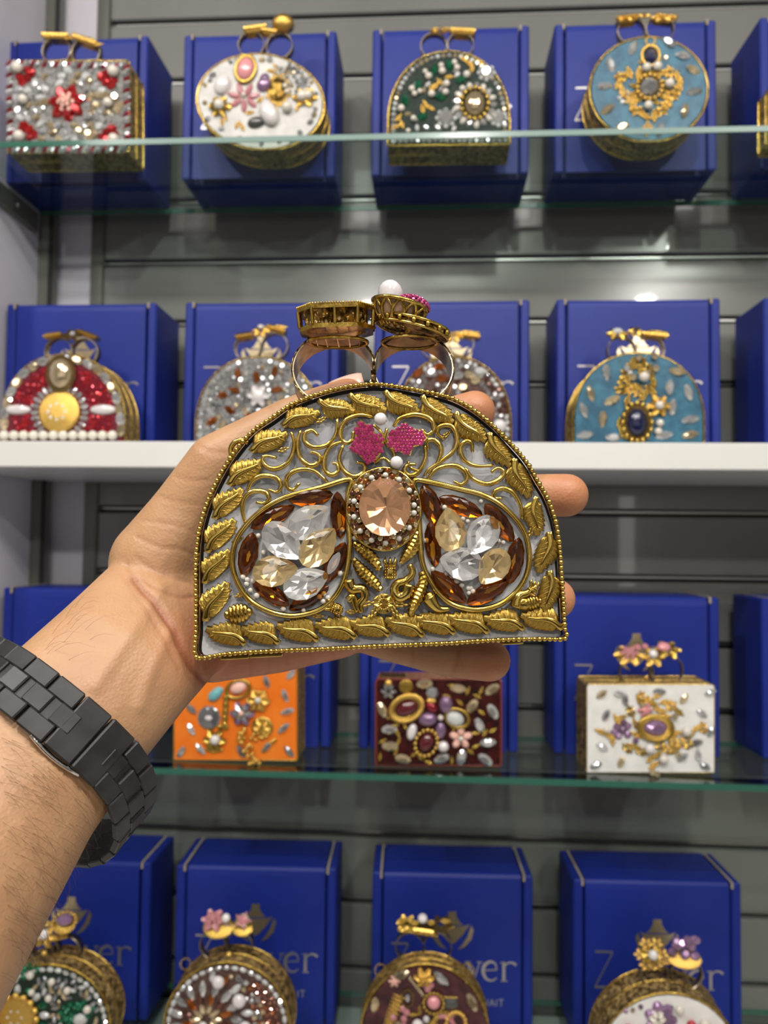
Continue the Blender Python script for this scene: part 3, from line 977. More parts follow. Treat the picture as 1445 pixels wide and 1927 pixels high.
# --- top shelf: black-green dome
c = Clutch('dark green velvet dome clutch with emerald stones and pearl flowers, on the top shelf', Z1, YC, dome(729, 960, 96, 287), .055, FACE_GREEN)
for i in range(17):
    a = 2 * PI * i / 17
    c.g('pear', PEARL if i % 2 else CLEAR, 893 + 33 * math.cos(a), 206 - 37 * math.sin(a), 20, 11, math.degrees(a) + 180)
c.g('cab', CHAMP, 893, 206, 40, 50); c.g('beadring', GOLD, 893, 206, 50, 60)
for x, y, d in ((915, 141, 27), (839, 233, 32), (938, 234, 27)):
    c.g('round', CLEAR, x, y, d)
    for i in range(8): c.g('round', OPAL, x + d * .5 * math.cos(i * PI / 4), y + d * .5 * math.sin(i * PI / 4), 9)
for x, y, a in ((846, 125, 100), (817, 136, 80), (868, 155, 20), (787, 166, 70), (762, 198, 100), (829, 191, -10), (794, 230, 20)): c.g('marquise', EMERALD, x, y, 24, 15, a)
for x, y in ((855, 122), (830, 128), (860, 133), (878, 147), (806, 150), (775, 175), (780, 185), (812, 186), (838, 182), (778, 235), (768, 260), (832, 140), (800, 140), (755, 215), (790, 180), (840, 165), (870, 175)): c.g('pearl', PEARL, x, y, random.uniform(9, 14))
for x, y in ((882, 122), (888, 132), (820, 168), (828, 160), (812, 172), (750, 232), (756, 245), (800, 205), (810, 212), (795, 215), (900, 120), (870, 112), (845, 150), (745, 250), (866, 190)): c.g('sprig', GOLD_BRIGHT, x, y, 20, 13, random.uniform(0, 180))
dp = dome(740, 950, 106, 280)
for p in resample([Vector((a, b, 0)) for a, b in dp], 11): c.g('round', random.choice([CLEAR, CHAMP, OPAL]), p.x, p.y, 9)
for i in range(20): c.g('round', CLEAR, 742 + i * 11, 278, 9)
for x, y in pack(shrink(dp, .8), 17, [(893, 206, 50), (915, 141, 22), (839, 233, 24), (938, 234, 24)]):
    if random.random() < .45: c.g('marquise', random.choice([CHAMP, OPAL, CLEAR]), x, y, 14, 8, random.uniform(0, 180))
c.ring(816, 87, 25); c.ring(866, 86, 25)
c.top('flower', GOLD_BRIGHT, 828, 55, 38, 34, 24, 50); c.top('round', CHAMP, 828, 50, 14, tilt=50); c.plate(870, 60, 50, 26, 12, -6); c.top('sprig', GOLD_BRIGHT, 868, 52, 46, 22, 14, 60)

# --- top shelf: round blue
c = Clutch('round teal blue clutch with gold cluster and marquise crystals, on the top shelf', Z1, YC, oval(1221, 184, 112, 115), .05, FACE_BLUE)
for x, y, a in ((1190, 95, 70), (1257, 82, -40), (1284, 112, -10), (1304, 143, -25), (1306, 190, 10), (1288, 232, 75), (1242, 272, 70), (1170, 267, 25), (1142, 228, 35), (1138, 178, 0), (1149, 131, 110)): c.g('marquise', CLEAR if a % 2 == 0 else CHAMP, x, y, 31, 17, a)
c.g('rect', NAVY, 1223, 113, 22, 28); c.g('ring', GOLD_BRIGHT, 1223, 113, 34, 40); c.g('ring', GOLD_BRIGHT, 1223, 80, 18, 16)
for i in range(22):
    a = 2 * PI * i / 22; r = 46 + 10 * math.sin(3 * a)
    c.g('flower' if i % 3 == 0 else 'sprig', GOLD_BRIGHT, 1221 + r * 1.12 * math.cos(a), 188 - r * math.sin(a), 28, 20, random.uniform(0, 180))
for i in range(11):
    a = 2 * PI * i / 11
    c.g('sprig', GOLD, 1221 + 28 * math.cos(a), 186 - 27 * math.sin(a), 24, 16, math.degrees(a))
c.g('round', SMOKE, 1221, 182, 38); c.g('beadring', GOLD_BRIGHT, 1221, 182, 48)
for x, y, d in ((1214, 143, 17), (1234, 141, 18), (1257, 178, 18), (1217, 225, 17)): c.g('pearl', PEARL, x, y, d, lift=.003)
for i in range(6): c.g('round', OPAL, 1176 + 10 * math.cos(i * PI / 3), 203 + 10 * math.sin(i * PI / 3), 10)
for x, y in ((1210, 100), (1208, 118), (1238, 104), (1240, 120), (1252, 116), (1204, 126)): c.g('round', CHAMP, x, y, 10)
for x, y in ((1218, 262), (1210, 272), (1226, 270), (1216, 278)): c.g('sprig', GOLD_BRIGHT, x, y, 20, 12, random.uniform(60, 120))
c.ring(1187, 57, 27); c.ring(1240, 53, 27)
for x, y, L in ((1176, 24, 38), (1190, 20, 26), (1212, 18, 26), (1246, 25, 46)): c.top('flower', GOLD_BRIGHT, x, y + 4, L, L * .7, L * .5, 60)
c.plate(1250, 30, 44, 26, 12, -8); c.plate(1178, 32, 40, 26, 14, 8)

# --- top shelf: sliver at the right edge
c = Clutch('rust brown clutch cut off by the right frame edge, on the top shelf', Z1, YC, rectp(1456, 150, 1660, 290), .05, EDGE_BURG)
for i in range(9): c.g('pearl', GOLD_BRIGHT, 1460, 160 + 14 * i, 11, name='gold_bead')
for x, y in pack([(1450, 140), (1620, 140), (1620, 280), (1450, 280)], 26): c.g('round', CHAMP, x, y, 18)

# --- white shelf: red dome
c = Clutch('red crystal dome clutch with gold centre disc and white bead base, on the white shelf', ZW1, YC, dome(2, 236, 667, 842), .05, FACE_DARKRED)
arc = resample([Vector((a, b, 0)) for a, b in dome(9, 228, 676, 846)], 21.5)
for i in range(len(arc) - 1):
    p, q = arc[i], arc[min(i + 1, len(arc) - 1)]
    c.g('oval', CLEAR if i % 2 else CHAMP, p.x, p.y, 25, 17, math.degrees(math.atan2(-(q.y - p.y), q.x - p.x)))
for i in range(12): c.g('pearl', WHITE_BEAD, 12 + 18.4 * i, 826, 18.5, name='white_bead')
c.g('disc', GOLD_BRIGHT, 113, 780, 76)
for i in range(26):
    a = 2 * PI * i / 26
    if math.sin(a) > -.75: c.g('oval', CLEAR, 113 + 47 * math.cos(a), 780 - 49 * math.sin(a), 16, 9, math.degrees(a))
for i in range(8): c.g('pearl', WHITE_BEAD, 111 + 16 * math.cos(i * PI / 4), 780 + 15 * math.sin(i * PI / 4), 9, lift=.002)
c.g('pearl', SMOKE, 111, 779, 8, lift=.002)
c.g('cab', CHAMP, 117, 706, 46, 58); c.g('ring', GOLD_DARK, 117, 706, 48, 60)
for dx, dy in ((-8, -8), (9, -4), (-2, 8), (10, 8), (0, -2)): c.g('round', CLEAR, 117 + dx, 706 + dy, 13, lift=.004)
for x in (34, 195): c.g('cab', BAROQUE, x, 775, 50, 19, name='white_bar')
c.stuff('red_stones', 'round', [DARKRED, DARKRED, RED, DARKRED], pack(dome(24, 213, 690, 818), 7.0, [(113, 780, 56), (117, 706, 29), (34, 775, 12), (195, 775, 12), (20, 775, 10), (48, 775, 11), (181, 775, 11), (210, 775, 10)]), 7.4)
c.ring(113, 663, 26); c.ring(161, 664, 26)
c.plate(104, 632, 34, 24, 12, 8); c.plate(168, 630, 38, 24, 10, -20); c.top('flower', GOLD_DARK, 137, 630, 36, 30, 20, 60); c.top('round', CLEAR, 137, 627, 13, tilt=60)

# --- white shelf: silver and amber dome
c = Clutch('silver dome clutch with scattered amber stones, behind the thumb on the white shelf', ZW1, YC, dome(368, 602, 671, 842), .05, FACE_GREY)
for x, y, a in ((448, 705, 100), (483, 712, 100), (517, 700, 80), (442, 737, -10), (421, 746, 10), (433, 776, 150), (399, 797, 30), (522, 735, 15), (545, 790, 60), (470, 790, 120)): c.g('marquise', AMBER, x, y, 26, 13, a)
c.g('flower', BAROQUE, 487, 748, 40, name='white_flower'); c.g('cab', BAROQUE, 487, 748, 28)
av = [(487, 748, 22), (448, 705, 9), (483, 712, 9), (517, 700, 9), (442, 737, 9), (421, 746, 9), (433, 776, 9), (399, 797, 10), (522, 735, 9)]
for p in resample([Vector((a, b, 0)) for a, b in dome(376, 594, 679, 846)], 12): c.g('round', CLEAR, p.x, p.y, 12)
for x, y in pack(dome(388, 582, 692, 836), 13.5, av): c.g('round', random.choice([CLEAR, CLEAR, SMOKE, SMOKE, CHAMP]), x, y, random.uniform(9, 13))
c.stuff('grey_chips', 'round', [SMOKE, CLEAR], pack(dome(382, 588, 686, 838), 8.5, av), 6)
c.ring(467, 655, 25); c.ring(518, 652, 25)
c.plate(461, 633, 32, 24, 13, 8); c.top('flower', GOLD_BRIGHT, 491, 624, 34, 28, 22, 60); c.plate(522, 620, 36, 24, 12, -18); c.top('pearl', PEARL, 491, 616, 12); c.top('sprig', GOLD_BRIGHT, 525, 615, 34, 20, 14, 60)

# --- white shelf: brown dome
c = Clutch('brown and silver dome clutch with amber stones, behind the raised clutch on the white shelf', ZW1, YC, dome(744, 962, 671, 842), .05, FACE_BROWN)
for x, y, m, a in ((786, 703, AMBER, 30), (827, 691, AMBER, 5), (831, 714, AMBER, 0), (812, 702, CLEAR, 40), (862, 708, CLEAR, 20), (882, 706, CHAMP, 0), (895, 716, CHAMP, 30), (870, 730, CHAMP, 0), (903, 700, OPAL, 0)): c.g('oval', m, x, y, 22, 16, a)
c.g('pearl', BAROQUE, 939, 806, 26)
for i in range(3):
    for p in resample([Vector((a, b, 0)) for a, b in dome(752 + i * 10, 954 - i * 10, 679 + i * 9, 846)], 11): c.g('oval', random.choice([SMOKE, CLEAR, BROWN] if i else [OPAL, BROWN, SMOKE]), p.x, p.y, 11, 8, random.uniform(0, 180))
for x, y in pack(dome(790, 916, 715, 836), 14): c.g('round', random.choice([BROWN, SMOKE, CLEAR]), x, y, 11)
c.ring(816, 652, 24); c.ring(868, 647, 24)
c.top('flower', GOLD_BRIGHT, 852, 634, 40, 30, 22, 60); c.plate(882, 632, 44, 26, 10, -8); c.top('sprig', GOLD_BRIGHT, 880, 626, 46, 20, 14, 60)

# --- white shelf: blue dome
c = Clutch('blue dome clutch with navy oval stone and loose marquise crystals, on the white shelf', ZW1, YC, dome(1078, 1326, 664, 842, .25), .055, FACE_BLUE, beads=False)
for x, y, a in ((1141, 702, 100), (1111, 742, 110), (1098, 774, 110), (1133, 791, 85), (1100, 821, 5), (1273, 700, -15), (1260, 730, 80), (1295, 740, -80), (1298, 792, 10), (1298, 821, 10), (1151, 755, 25), (1153, 826, 5), (1249, 822, 10), (1265, 768, 80)): c.g('marquise', random.choice([CLEAR, CLEAR, CHAMP]), x, y, 33, 17, a)
c.g('cab', NAVY, 1197, 798, 38, 56); c.g('beadring', GOLD, 1197, 798, 54, 72); c.g('ring', GOLD_DARK, 1197, 798, 46, 64)
c.g('flower', GOLD_BRIGHT, 1238, 766, 42); c.g('pearl', PEARL, 1238, 766, 17, lift=.003); c.g('pearl', PEARL, 1208, 713, 20, lift=.005)
for x, y, d in ((1240, 799, 15), (1237, 815, 15), (1184, 703, 10)): c.g('pearl', PEARL, x, y, d)
for x, y in ((1195, 677), (1205, 682), (1188, 690), (1216, 692), (1222, 704), (1228, 718), (1180, 715), (1172, 722), (1168, 735), (1185, 735), (1200, 738), (1195, 728), (1210, 748), (1180, 755), (1222, 732), (1176, 705), (1165, 800), (1172, 820), (1228, 740), (1205, 700)): c.g(random.choice(('sprig', 'flower')), random.choice([GOLD_BRIGHT, GOLD, GOLD]), x, y, 26, 19, random.uniform(0, 180))
for x, y in ((1200, 675), (1230, 672), (1232, 695), (1217, 704), (1178, 695), (1190, 712)): c.g('round', random.choice([CLEAR, CHAMP]), x, y, 13, lift=.004)
c.ring(1168, 660, 27); c.ring(1222, 660, 27)
c.top('flower', GOLD, 1161, 630, 42, 32, 24, 60); c.top('oval', OPAL, 1162, 622, 20, 14, tilt=60); c.top('flower', GOLD, 1195, 625, 30, 26, 18, 60); c.plate(1230, 632, 50, 28, 13, -6); c.top('sprig', GOLD, 1232, 626, 50, 22, 14, 60)

# --- middle glass shelf: orange rectangle
c = Clutch('bright orange square clutch with gold ornaments, below the hand on the middle glass shelf', Z3, YC, rectp(327, 1232, 560, 1428), .055, FACE_ORANGE, face_edge=GOLD_BRIGHT, beads=False, inset=.985)
for x, y, a in ((360, 1370, -55), (341, 1412, 50), (377, 1406, -45), (537, 1308, -65), (541, 1337, 15), (534, 1368, 40), (503, 1402, 45), (544, 1411, -50), (547, 1268, 45), (502, 1282, -70), (454, 1411, -60), (360, 1332, -40), (350, 1280, 30)): c.g('marquise', CLEAR if a % 2 else SMOKE, x, y, 27, 13, a)
c.g('disc', SMOKE, 394, 1348, 42); c.g('cab', BAROQUE, 394, 1348, 22, 15)
for i in range(10): c.g('round', SMOKE, 394 + 18 * math.cos(i * PI / 5), 1348 + 18 * math.sin(i * PI / 5), 9)
c.g('flower', GOLD, 405, 1389, 42); c.g('pearl', BAROQUE, 408, 1387, 19, lift=.003); c.g('sprig', GOLD_BRIGHT, 404, 1407, 34, 18)
c.g('bar', GOLD, 425, 1338, 62, 16, 88); c.g('bar', GOLD, 421, 1365, 20, 12, 0)
c.g('flower', PURPLE, 457, 1340, 44, name='violet_flower'); c.g('flower', SMOKE, 457, 1338, 34, lift=.003, name='grey_flower'); c.g('pearl', ROSE, 457, 1338, 10, lift=.006)
c.g('cab', ROSE, 449, 1293, 32, 22, 20); c.g('ring', GOLD, 449, 1295, 44, 32, 20)
c.g('cab', TURQ, 405, 1306, 30, 20, 40); c.g('cab', TURQ, 412, 1298, 18, 14)
c.g('flower', GOLD_BRIGHT, 487, 1316, 42); c.g('ring', GOLD_BRIGHT, 487, 1316, 32); c.g('pearl', PEARL, 487, 1315, 12, lift=.002)
c.g('disc', GOLD, 494, 1366, 40, 38); c.g('flower', GOLD_BRIGHT, 494, 1366, 34)
for i in range(26):
    x = 452 + i * 1.35 + 5 * math.sin(i * 1.3); y = 1368 + i * 2.75
    c.g('pearl', GOLD_BRIGHT, x + random.uniform(-14, 10) * (1 - i / 40), y, random.uniform(6, 9), lift=.002 + .004 * (i % 3), name='chain_bead')
for i in range(12): c.g('pearl', GOLD_BRIGHT, 474 + i * 4, 1385 + random.uniform(-12, 14), 7, name='chain_bead')

# --- middle glass shelf: burgundy rectangle
c = Clutch('burgundy rectangular clutch with gold framed dark red ovals, on the middle glass shelf', Z3, YC, rectp(707, 1278, 943, 1443), .05, FACE_BURG, face_edge=EDGE_BURG, beads=False, inset=.975)
c.g('cab', MAROON, 765, 1333, 48, 30, 25); c.g('ring', GOLD_BRIGHT, 765, 1332, 62, 46, 25); c.g('ring', GOLD, 765, 1332, 52, 36, 25)
c.g('cab', MAROON, 802, 1398, 38, 28, 65); c.g('beadring', GOLD_BRIGHT, 802, 1398, 50, 40, 65)
for x, y, L, W, a in ((839, 1326, 34, 26, 90), (805, 1354, 36, 26, 5), (829, 1375, 32, 20, 85), (812, 1331, 26, 18, -30)): c.g('cab', DARKRED if L == 26 else PURPLE, x, y, L, W, a)
c.g('cab', OPAL, 856, 1353, 36, 28, -20); c.g('ring', GOLD, 860, 1351, 44, 34, -20); c.g('pearl', BAROQUE, 834, 1404, 21); c.g('pearl', PEARL, 829, 1349, 11, lift=.004); c.g('cab', BAROQUE, 775, 1378, 32, 18, 75)
for i in range(5): c.g('oval', ROSE, 867 + 13 * math.cos(i * 1.257 + .3), 1389 - 13 * math.sin(i * 1.257 + .3), 18, 13, math.degrees(i * 1.257 + .3), name='pink_petal')
c.g('pearl', PEARL, 867, 1389, 10, lift=.003)
for x, y, a in ((799, 1287, 5), (862, 1296, -5), (926, 1297, 30), (888, 1329, 55), (719, 1336, -65), (733, 1373, 0), (734, 1405, 0), (758, 1429, -12), (902, 1365, -70), (918, 1398, 5), (913, 1430, -32), (868, 1426, 75), (831, 1428, 25), (927, 1339, -60)): c.g('oval', random.choice([CLEAR, CLEAR, CHAMP]), x, y, 31, 18, a)
c.g('round', SMOKE, 813, 1304, 24); c.g('flower', SMOKE, 731, 1300, 28, name='grey_flower'); c.g('cab', GOLD_BRIGHT, 731, 1285, 15); c.g('disc', GOLD, 764, 1292, 26); c.g('cab', GOLD_BRIGHT, 811, 1319, 20, 12)
for x, y in ((745, 1365), (762, 1366), (850, 1290), (880, 1300), (898, 1310), (905, 1340), (912, 1380), (895, 1405), (885, 1415), (750, 1395), (745, 1415), (715, 1425), (790, 1425), (806, 1435), (840, 1310), (865, 1322), (720, 1395), (905, 1300), (895, 1380), (780, 1420), (855, 1370), (927, 1375), (850, 1432), (735, 1350), (748, 1380)): c.g('sprig', GOLD, x, y, 17, 11, random.uniform(0, 180))
c.top('bar', GOLD_DARK, 740, 1272, 50, 24, 12, 20)

# --- middle glass shelf: white rectangle
c = Clutch('white rectangular clutch with amethyst and gold diamond cluster, on the middle glass shelf', Z3, YC - .004, rectp(1103, 1288, 1345, 1461), .062, FACE_BRIGHT, face_edge=GOLD, beads=False, inset=.985)
c.g('pear', PURPLE, 1233, 1373, 46, 32, 180); c.g('ring', GOLD, 1232, 1372, 62, 46, 0); c.g('ring', GOLD_BRIGHT, 1232, 1372, 50, 36, 0)
for dx, dy in ((0, 0), (-11, -6), (10, -8), (-8, 10), (9, 9), (-16, 4), (2, -14)): c.g('round', PURPLE, 1171 + dx, 1377 + dy, 15)
c.g('rose', PINK, 1213, 1338, 28, name='pink_rose')
for x, y, d in ((1289, 1378, 19), (1220, 1411, 20), (1246, 1432, 18), (1139, 1375, 12)): c.g('pearl', PEARL if d < 20 else BAROQUE, x, y, d, lift=.002)
for x, y in ((1202, 1318), (1208, 1312), (1220, 1320), (1238, 1308), (1252, 1322), (1262, 1330), (1240, 1338), (1168, 1353), (1160, 1356), (1195, 1365), (1196, 1386), (1275, 1340), (1272, 1382), (1266, 1397), (1300, 1384), (1312, 1372), (1322, 1372), (1295, 1405), (1280, 1400), (1262, 1402), (1242, 1408), (1205, 1418), (1190, 1408), (1180, 1412), (1230, 1445), (1236, 1425), (1225, 1432), (1130, 1380), (1145, 1388), (1152, 1395), (1255, 1415), (1270, 1415), (1186, 1340), (1250, 1350), (1228, 1325)): c.g(random.choice(('sprig', 'sprig', 'flower')), random.choice([GOLD_BRIGHT, GOLD]), x, y, 26, 17, random.uniform(0, 180))
for x, y, a in ((1132, 1307, 30), (1176, 1318, 90), (1140, 1348, 60), (1132, 1410, -20), (1121, 1446, 20), (1168, 1440, 70), (1286, 1316, 60), (1320, 1344, -35), (1337, 1380, 60), (1326, 1448, -30), (1336, 1304, 20), (1284, 1430, 30), (1310, 1402, 20), (1166, 1306, 0), (1313, 1425, 90), (1240, 1302, 0)): c.g('marquise', random.choice([CLEAR, CHAMP, SMOKE]), x, y, 25, 14, a)
for x, y in ((1226, 1458), (1235, 1466), (1275, 1424), (1195, 1396), (1208, 1328), (1268, 1350)): c.g('round', random.choice([CHAMP, PURPLE]), x, y, 12, lift=.003)
c.ring(1196, 1262, 32, dy=.03); c.ring(1252, 1260, 32, dy=.03)
c.top('flower', GOLD_BRIGHT, 1182, 1233, 56, 44, 26, 55); c.top('rose', PINKY, 1183, 1228, 36, 30, 22, 55, name='pink_rose'); c.top('flower', GOLD_BRIGHT, 1228, 1236, 46, 40, 24, 65); c.top('pearl', BAROQUE, 1228, 1230, 18, tilt=60)
c.top('flower', GOLD, 1255, 1222, 52, 40, 26, 55); c.top('cab', PINK, 1249, 1215, 26, 20, 16, 50); c.top('round', PINKY, 1200, 1216, 14, tilt=50); c.top('round', PINKY, 1214, 1214, 13, tilt=50)
c.g('pearl', GOLD_BRIGHT, 1223, 1279, 10, lift=-.02, name='clasp_knob')


# --- lowest shelf: round and oval cases, deeper
def rim_stones(c, cx, cy, rx, ry, n, ms, L, W):
    for i in range(n):
        a = 2 * PI * i / n
        c.g('oval', random.choice(ms), cx + rx * math.cos(a), cy - ry * math.sin(a), L, W, math.degrees(a) + 90, name='border_crystal')


c = Clutch('round green and grey clutch with gold sun disc, partly under the forearm', Z4, 0.985, oval(88, 1932, 119, 117), .048, FACE_GREEN)
rim_stones(c, 88, 1932, 110, 108, 46, [OPAL, CLEAR], 13, 9)
for x, y, d in ((25, 1838, 27), (60, 1833, 15), (100, 1846, 14), (129, 1863, 14), (62, 1867, 13), (94, 1879, 13), (167, 1900, 15), (152, 1922, 26), (125, 1940, 15), (100, 1960, 14)): c.g('round' if d > 20 else 'pearl', OPAL if d > 20 else PEARL, x, y, d, name='white_stone')
c.g('disc', GOLD_BRIGHT, 34, 1914, 74); c.g('beadring', GOLD_BRIGHT, 34, 1914, 80)
for i in range(6): c.g('pearl', PEARL, 32 + 13 * math.cos(i * PI / 3), 1914 + 13 * math.sin(i * PI / 3), 8, lift=.002)
for i in range(16):
    a = 2 * PI * i / 16; c.g('oval', EMERALD if i % 2 else OPAL, 34 + 50 * math.cos(a), 1914 - 50 * math.sin(a), 20, 13, math.degrees(a))
for x, y in pack(oval(46, 1828, 34, 12, 12), 9) + pack(oval(145, 1910, 34, 24, 20), 9, [(167, 1900, 8), (152, 1922, 13)]): c.g('round', EMERALD, x, y, 10)
for x, y in pack(oval(88, 1932, 100, 98), 13, [(34, 1914, 62), (25, 1838, 14), (145, 1910, 34), (46, 1828, 26), (129, 1863, 8), (100, 1846, 8)]): c.g('marquise', random.choice([SMOKE, OPAL, CHAMP, SMOKE]), x, y, 15, 8, random.uniform(0, 180))
c.ring(88, 1786, 26, dy=.03); c.ring(128, 1786, 26, dy=.03)
c.top('disc', GOLD, 122, 1738, 44, 38, 26, 35); c.top('beadring', GOLD_BRIGHT, 122, 1733, 44, 36, 30, 45); c.top('oval', PURPLE, 122, 1728, 30, 22, 18, 45); c.top('flower', GOLD_BRIGHT, 86, 1760, 46, 40, 24, 75); c.top('pearl', BAROQUE, 84, 1756, 19, tilt=70)
c.plate(115, 1760, 34, 20, 9, 15); c.top('sprig', GOLD, 84, 1735, 36, 22, 14, 60); c.top('pearl', GOLD_BRIGHT, 84, 1794, 11, dy=.01, name='clasp_knob')

c = Clutch('round clutch with amber sunburst and brown stone half, on the lowest shelf', Z4, 0.985, oval(427, 1930, 119, 119), .044, FACE_BROWN)
rim_stones(c, 427, 1930, 110, 110, 44, [OPAL, CLEAR, OPAL], 14, 9)
c.stuff('brown_stones', 'round', [BROWN, BROWN, AMBER, BROWN], [p for p in pack(oval(427, 1930, 101, 101), 7.2) if p[0] > 470 + 10 * math.sin(p[1] * .1)], 7.6)
for ring_, (r, n, ms, L, W) in enumerate(((20, 10, [CHAMP], 24, 11), (38, 12, [AMBER, BROWN], 26, 13), (58, 15, [CLEAR, CLEAR, SMOKE], 30, 15), (79, 20, [CLEAR, OPAL, AMBER], 26, 13))):
    for i in range(n):
        a = 2 * PI * (i + .5 * ring_) / n
        x, y = 388 + r * math.cos(a), 1915 - r * math.sin(a)
        if inside((x, y), oval(427, 1930, 104, 104)): c.g('marquise', ms[i % len(ms)], x, y, L, W, math.degrees(a))
for x, y, d in ((412, 1845, 24), (451, 1879, 26), (462, 1928, 24), (383, 1925, 17)): c.g('cab', BAROQUE, x, y, d, lift=.002, name='white_stone')
for x, y in pack(oval(405, 1925, 96, 98), 12, [(388, 1915, 88), (412, 1845, 14)]): c.g('round', random.choice([CLEAR, SMOKE, CHAMP, AMBER]), x, y, 11)
c.ring(402, 1776, 25, dy=.03); c.ring(452, 1776, 25, dy=.03)
c.top('disc', GOLD, 411, 1746, 60, 46, 30, 40); c.top('flower', PINKY, 402, 1734, 46, 40, 22, 55, name='pink_flower'); c.top('pearl', BAROQUE, 426, 1730, 17, tilt=60); c.top('rose', PINKY, 400, 1730, 28, 26, 18, 55, name='pink_rose')
for i in range(9): c.top('round', PINKY if i % 2 else CHAMP, 388 + i * 6, 1742 + 5 * math.sin(i), 9, tilt=70)
c.top('disc', GOLD, 456, 1748, 40, 34, 24, 40); c.top('star', PINKY, 457, 1735, 40, 36, 22, 60); c.top('ring', CHAMP, 457, 1734, 22, 20, 20, 60)
c.top('pearl', GOLD_BRIGHT, 431, 1797, 12, dy=.008, name='clasp_knob'); c.top('beadring', GOLD, 350, 1813, 20, 20, 16, 80)

c = Clutch('round plum clutch with gold fern, rose and pink stone, on the lowest shelf', Z4, 0.985, oval(799, 1934, 121, 120), .030, FACE_PLUM, beads=False)
for x, y, a in ((754, 1832, 25), (830, 1838, -40), (705, 1883, 78), (888, 1879, -62), (700, 1940, 90), (895, 1945, 80)): c.g('marquise', random.choice([CLEAR, CHAMP]), x, y, 36, 18, a)
c.g('rose', GOLD_BRIGHT, 798, 1834, 32, name='gold_rose'); c.g('flower', GOLD_BRIGHT, 798, 1835, 38)
for i in range(12):
    a = PI * .38 + i * .115; x, y = 775 + 52 * math.cos(a + .75), 1925 - 58 * math.sin(a + .62)
    c.g('sprig', GOLD_BRIGHT, 752 - 20 * math.sin(i * .13) - i * .4, 1873 + i * 6.2 - 4, 26, 9, 160 - i * 4)
c.g('cab', PINK, 816, 1879, 26, 26); c.g('beadring', GOLD, 816, 1879, 38, 38)
c.g('ring', GOLD_DARK, 767, 1871, 22, 32); c.g('oval', SMOKE, 767, 1872, 10, 18)
c.g('rect', CHARCOAL, 848, 1881, 26, 20); c.g('bar', GOLD, 848, 1871, 26, 6)
c.g('pearl', BAROQUE, 786, 1912, 22, lift=.003); c.g('pearl', OPAL, 802, 1906, 13); c.g('bar', CHAMP, 784, 1852, 44, 10, -50); c.g('rose', ROSE, 742, 1842, 22, name='pink_rose')
for x, y in ((800, 1849), (810, 1850), (805, 1857), (758, 1890), (765, 1896), (740, 1905), (750, 1915), (745, 1925), (760, 1920), (850, 1900), (760, 1908)): c.g('round', random.choice([PINKY, PINKY, CHAMP]), x, y, 13)
for i in range(9):
    a = 2 * PI * i / 14 - .6; c.g('oval', PINKY if i < 6 else GOLD, 832 + 22 * math.cos(a), 1925 - 22 * math.sin(a), 16, 10, math.degrees(a) + 90)
for i in range(12):
    a = 2 * PI * i / 16 - .8; c.g('pearl', GOLD_BRIGHT, 858 + 18 * math.cos(a), 1915 - 20 * math.sin(a), 9, name='gold_bead')
for x, y in ((790, 1893), (778, 1900), (820, 1905), (835, 1898), (812, 1915), (770, 1930), (800, 1925)): c.g('sprig', GOLD, x, y, 20, 12, random.uniform(0, 180))
c.ring(771, 1780, 27, dy=.03); c.ring(823, 1780, 27, dy=.03)
c.plate(786, 1752, 80, 30, 13, -6); c.top('flower', GOLD, 766, 1744, 40, 32, 22, 60); c.top('pearl', BAROQUE, 795, 1737, 19, tilt=40); c.top('flower', GOLD_DARK, 830, 1746, 44, 34, 22, 60)
for x, y in ((758, 1738), (780, 1742), (812, 1742), (838, 1740), (845, 1750)): c.top('sprig', GOLD, x, y, 22, 15, 12, 60)
for x in (716, 880): c.top('beadring', GOLD, x, 1823, 22, 22, 16, 85, dy=.01)
c.top('bar', GOLD_BRIGHT, 799, 1807, 16, 10, 8, 60, dy=.006, name='clasp_knob')

c = Clutch('white oval clutch with purple flower and red beads, thick gold case, on the lowest shelf', Z4, 0.975, oval(1257, 1966, 131, 97), .058, FACE_BRIGHT)
for i in range(7):
    a = 2 * PI * i / 7; c.g('oval', PURPLE, 1242 + 18 * math.cos(a), 1909 - 18 * math.sin(a), 30, 22, math.degrees(a), name='purple_petal')
c.g('flower', WHITE_BEAD, 1234, 1902, 30, lift=.005, name='white_flower'); c.g('round', OPAL, 1250, 1922, 22, lift=.004)
for x, y, d in ((1277, 1891, 18), (1324, 1913, 22)): c.g('pearl', PEARL, x, y, d)
for x, y in ((1181, 1919), (1299, 1914), (1344, 1927), (1270, 1945), (1200, 1950)): c.g('pearl', REDBEAD, x, y, 19, name='red_bead')
for x, y in ((1190, 1893), (1177, 1894), (1205, 1888), (1262, 1890), (1212, 1930), (1310, 1925)): c.g('round', random.choice([CHAMP, PURPLE, EMERALD]), x, y, 10)
c.ring(1230, 1832, 27, dy=.03); c.ring(1290, 1832, 30, dy=.03)
for i in range(6):
    a = 2 * PI * i / 6; c.top('flower', GOLD_BRIGHT, 1225 + 20 * math.cos(a), 1806 - 18 * math.sin(a), 26, 22, 14, 75)
c.top('flower', GOLD, 1225, 1806, 44, 40, 20, 75); c.top('pearl', BAROQUE, 1226, 1804, 20, 20, 18, 80, sy=-.003)
c.top('disc', GOLD_BRIGHT, 1288, 1814, 66, 40, 30, 40)
for i in range(17): c.top('round', PURPLE, 1286 + random.uniform(-26, 26), 1797 + random.uniform(-13, 14), random.uniform(14, 22), tilt=random.uniform(40, 80), ang=random.uniform(0, 90), name='amethyst_point', H=18)
c.top('sprig', GOLD_BRIGHT, 1255, 1818, 26, 18, 14, 70)

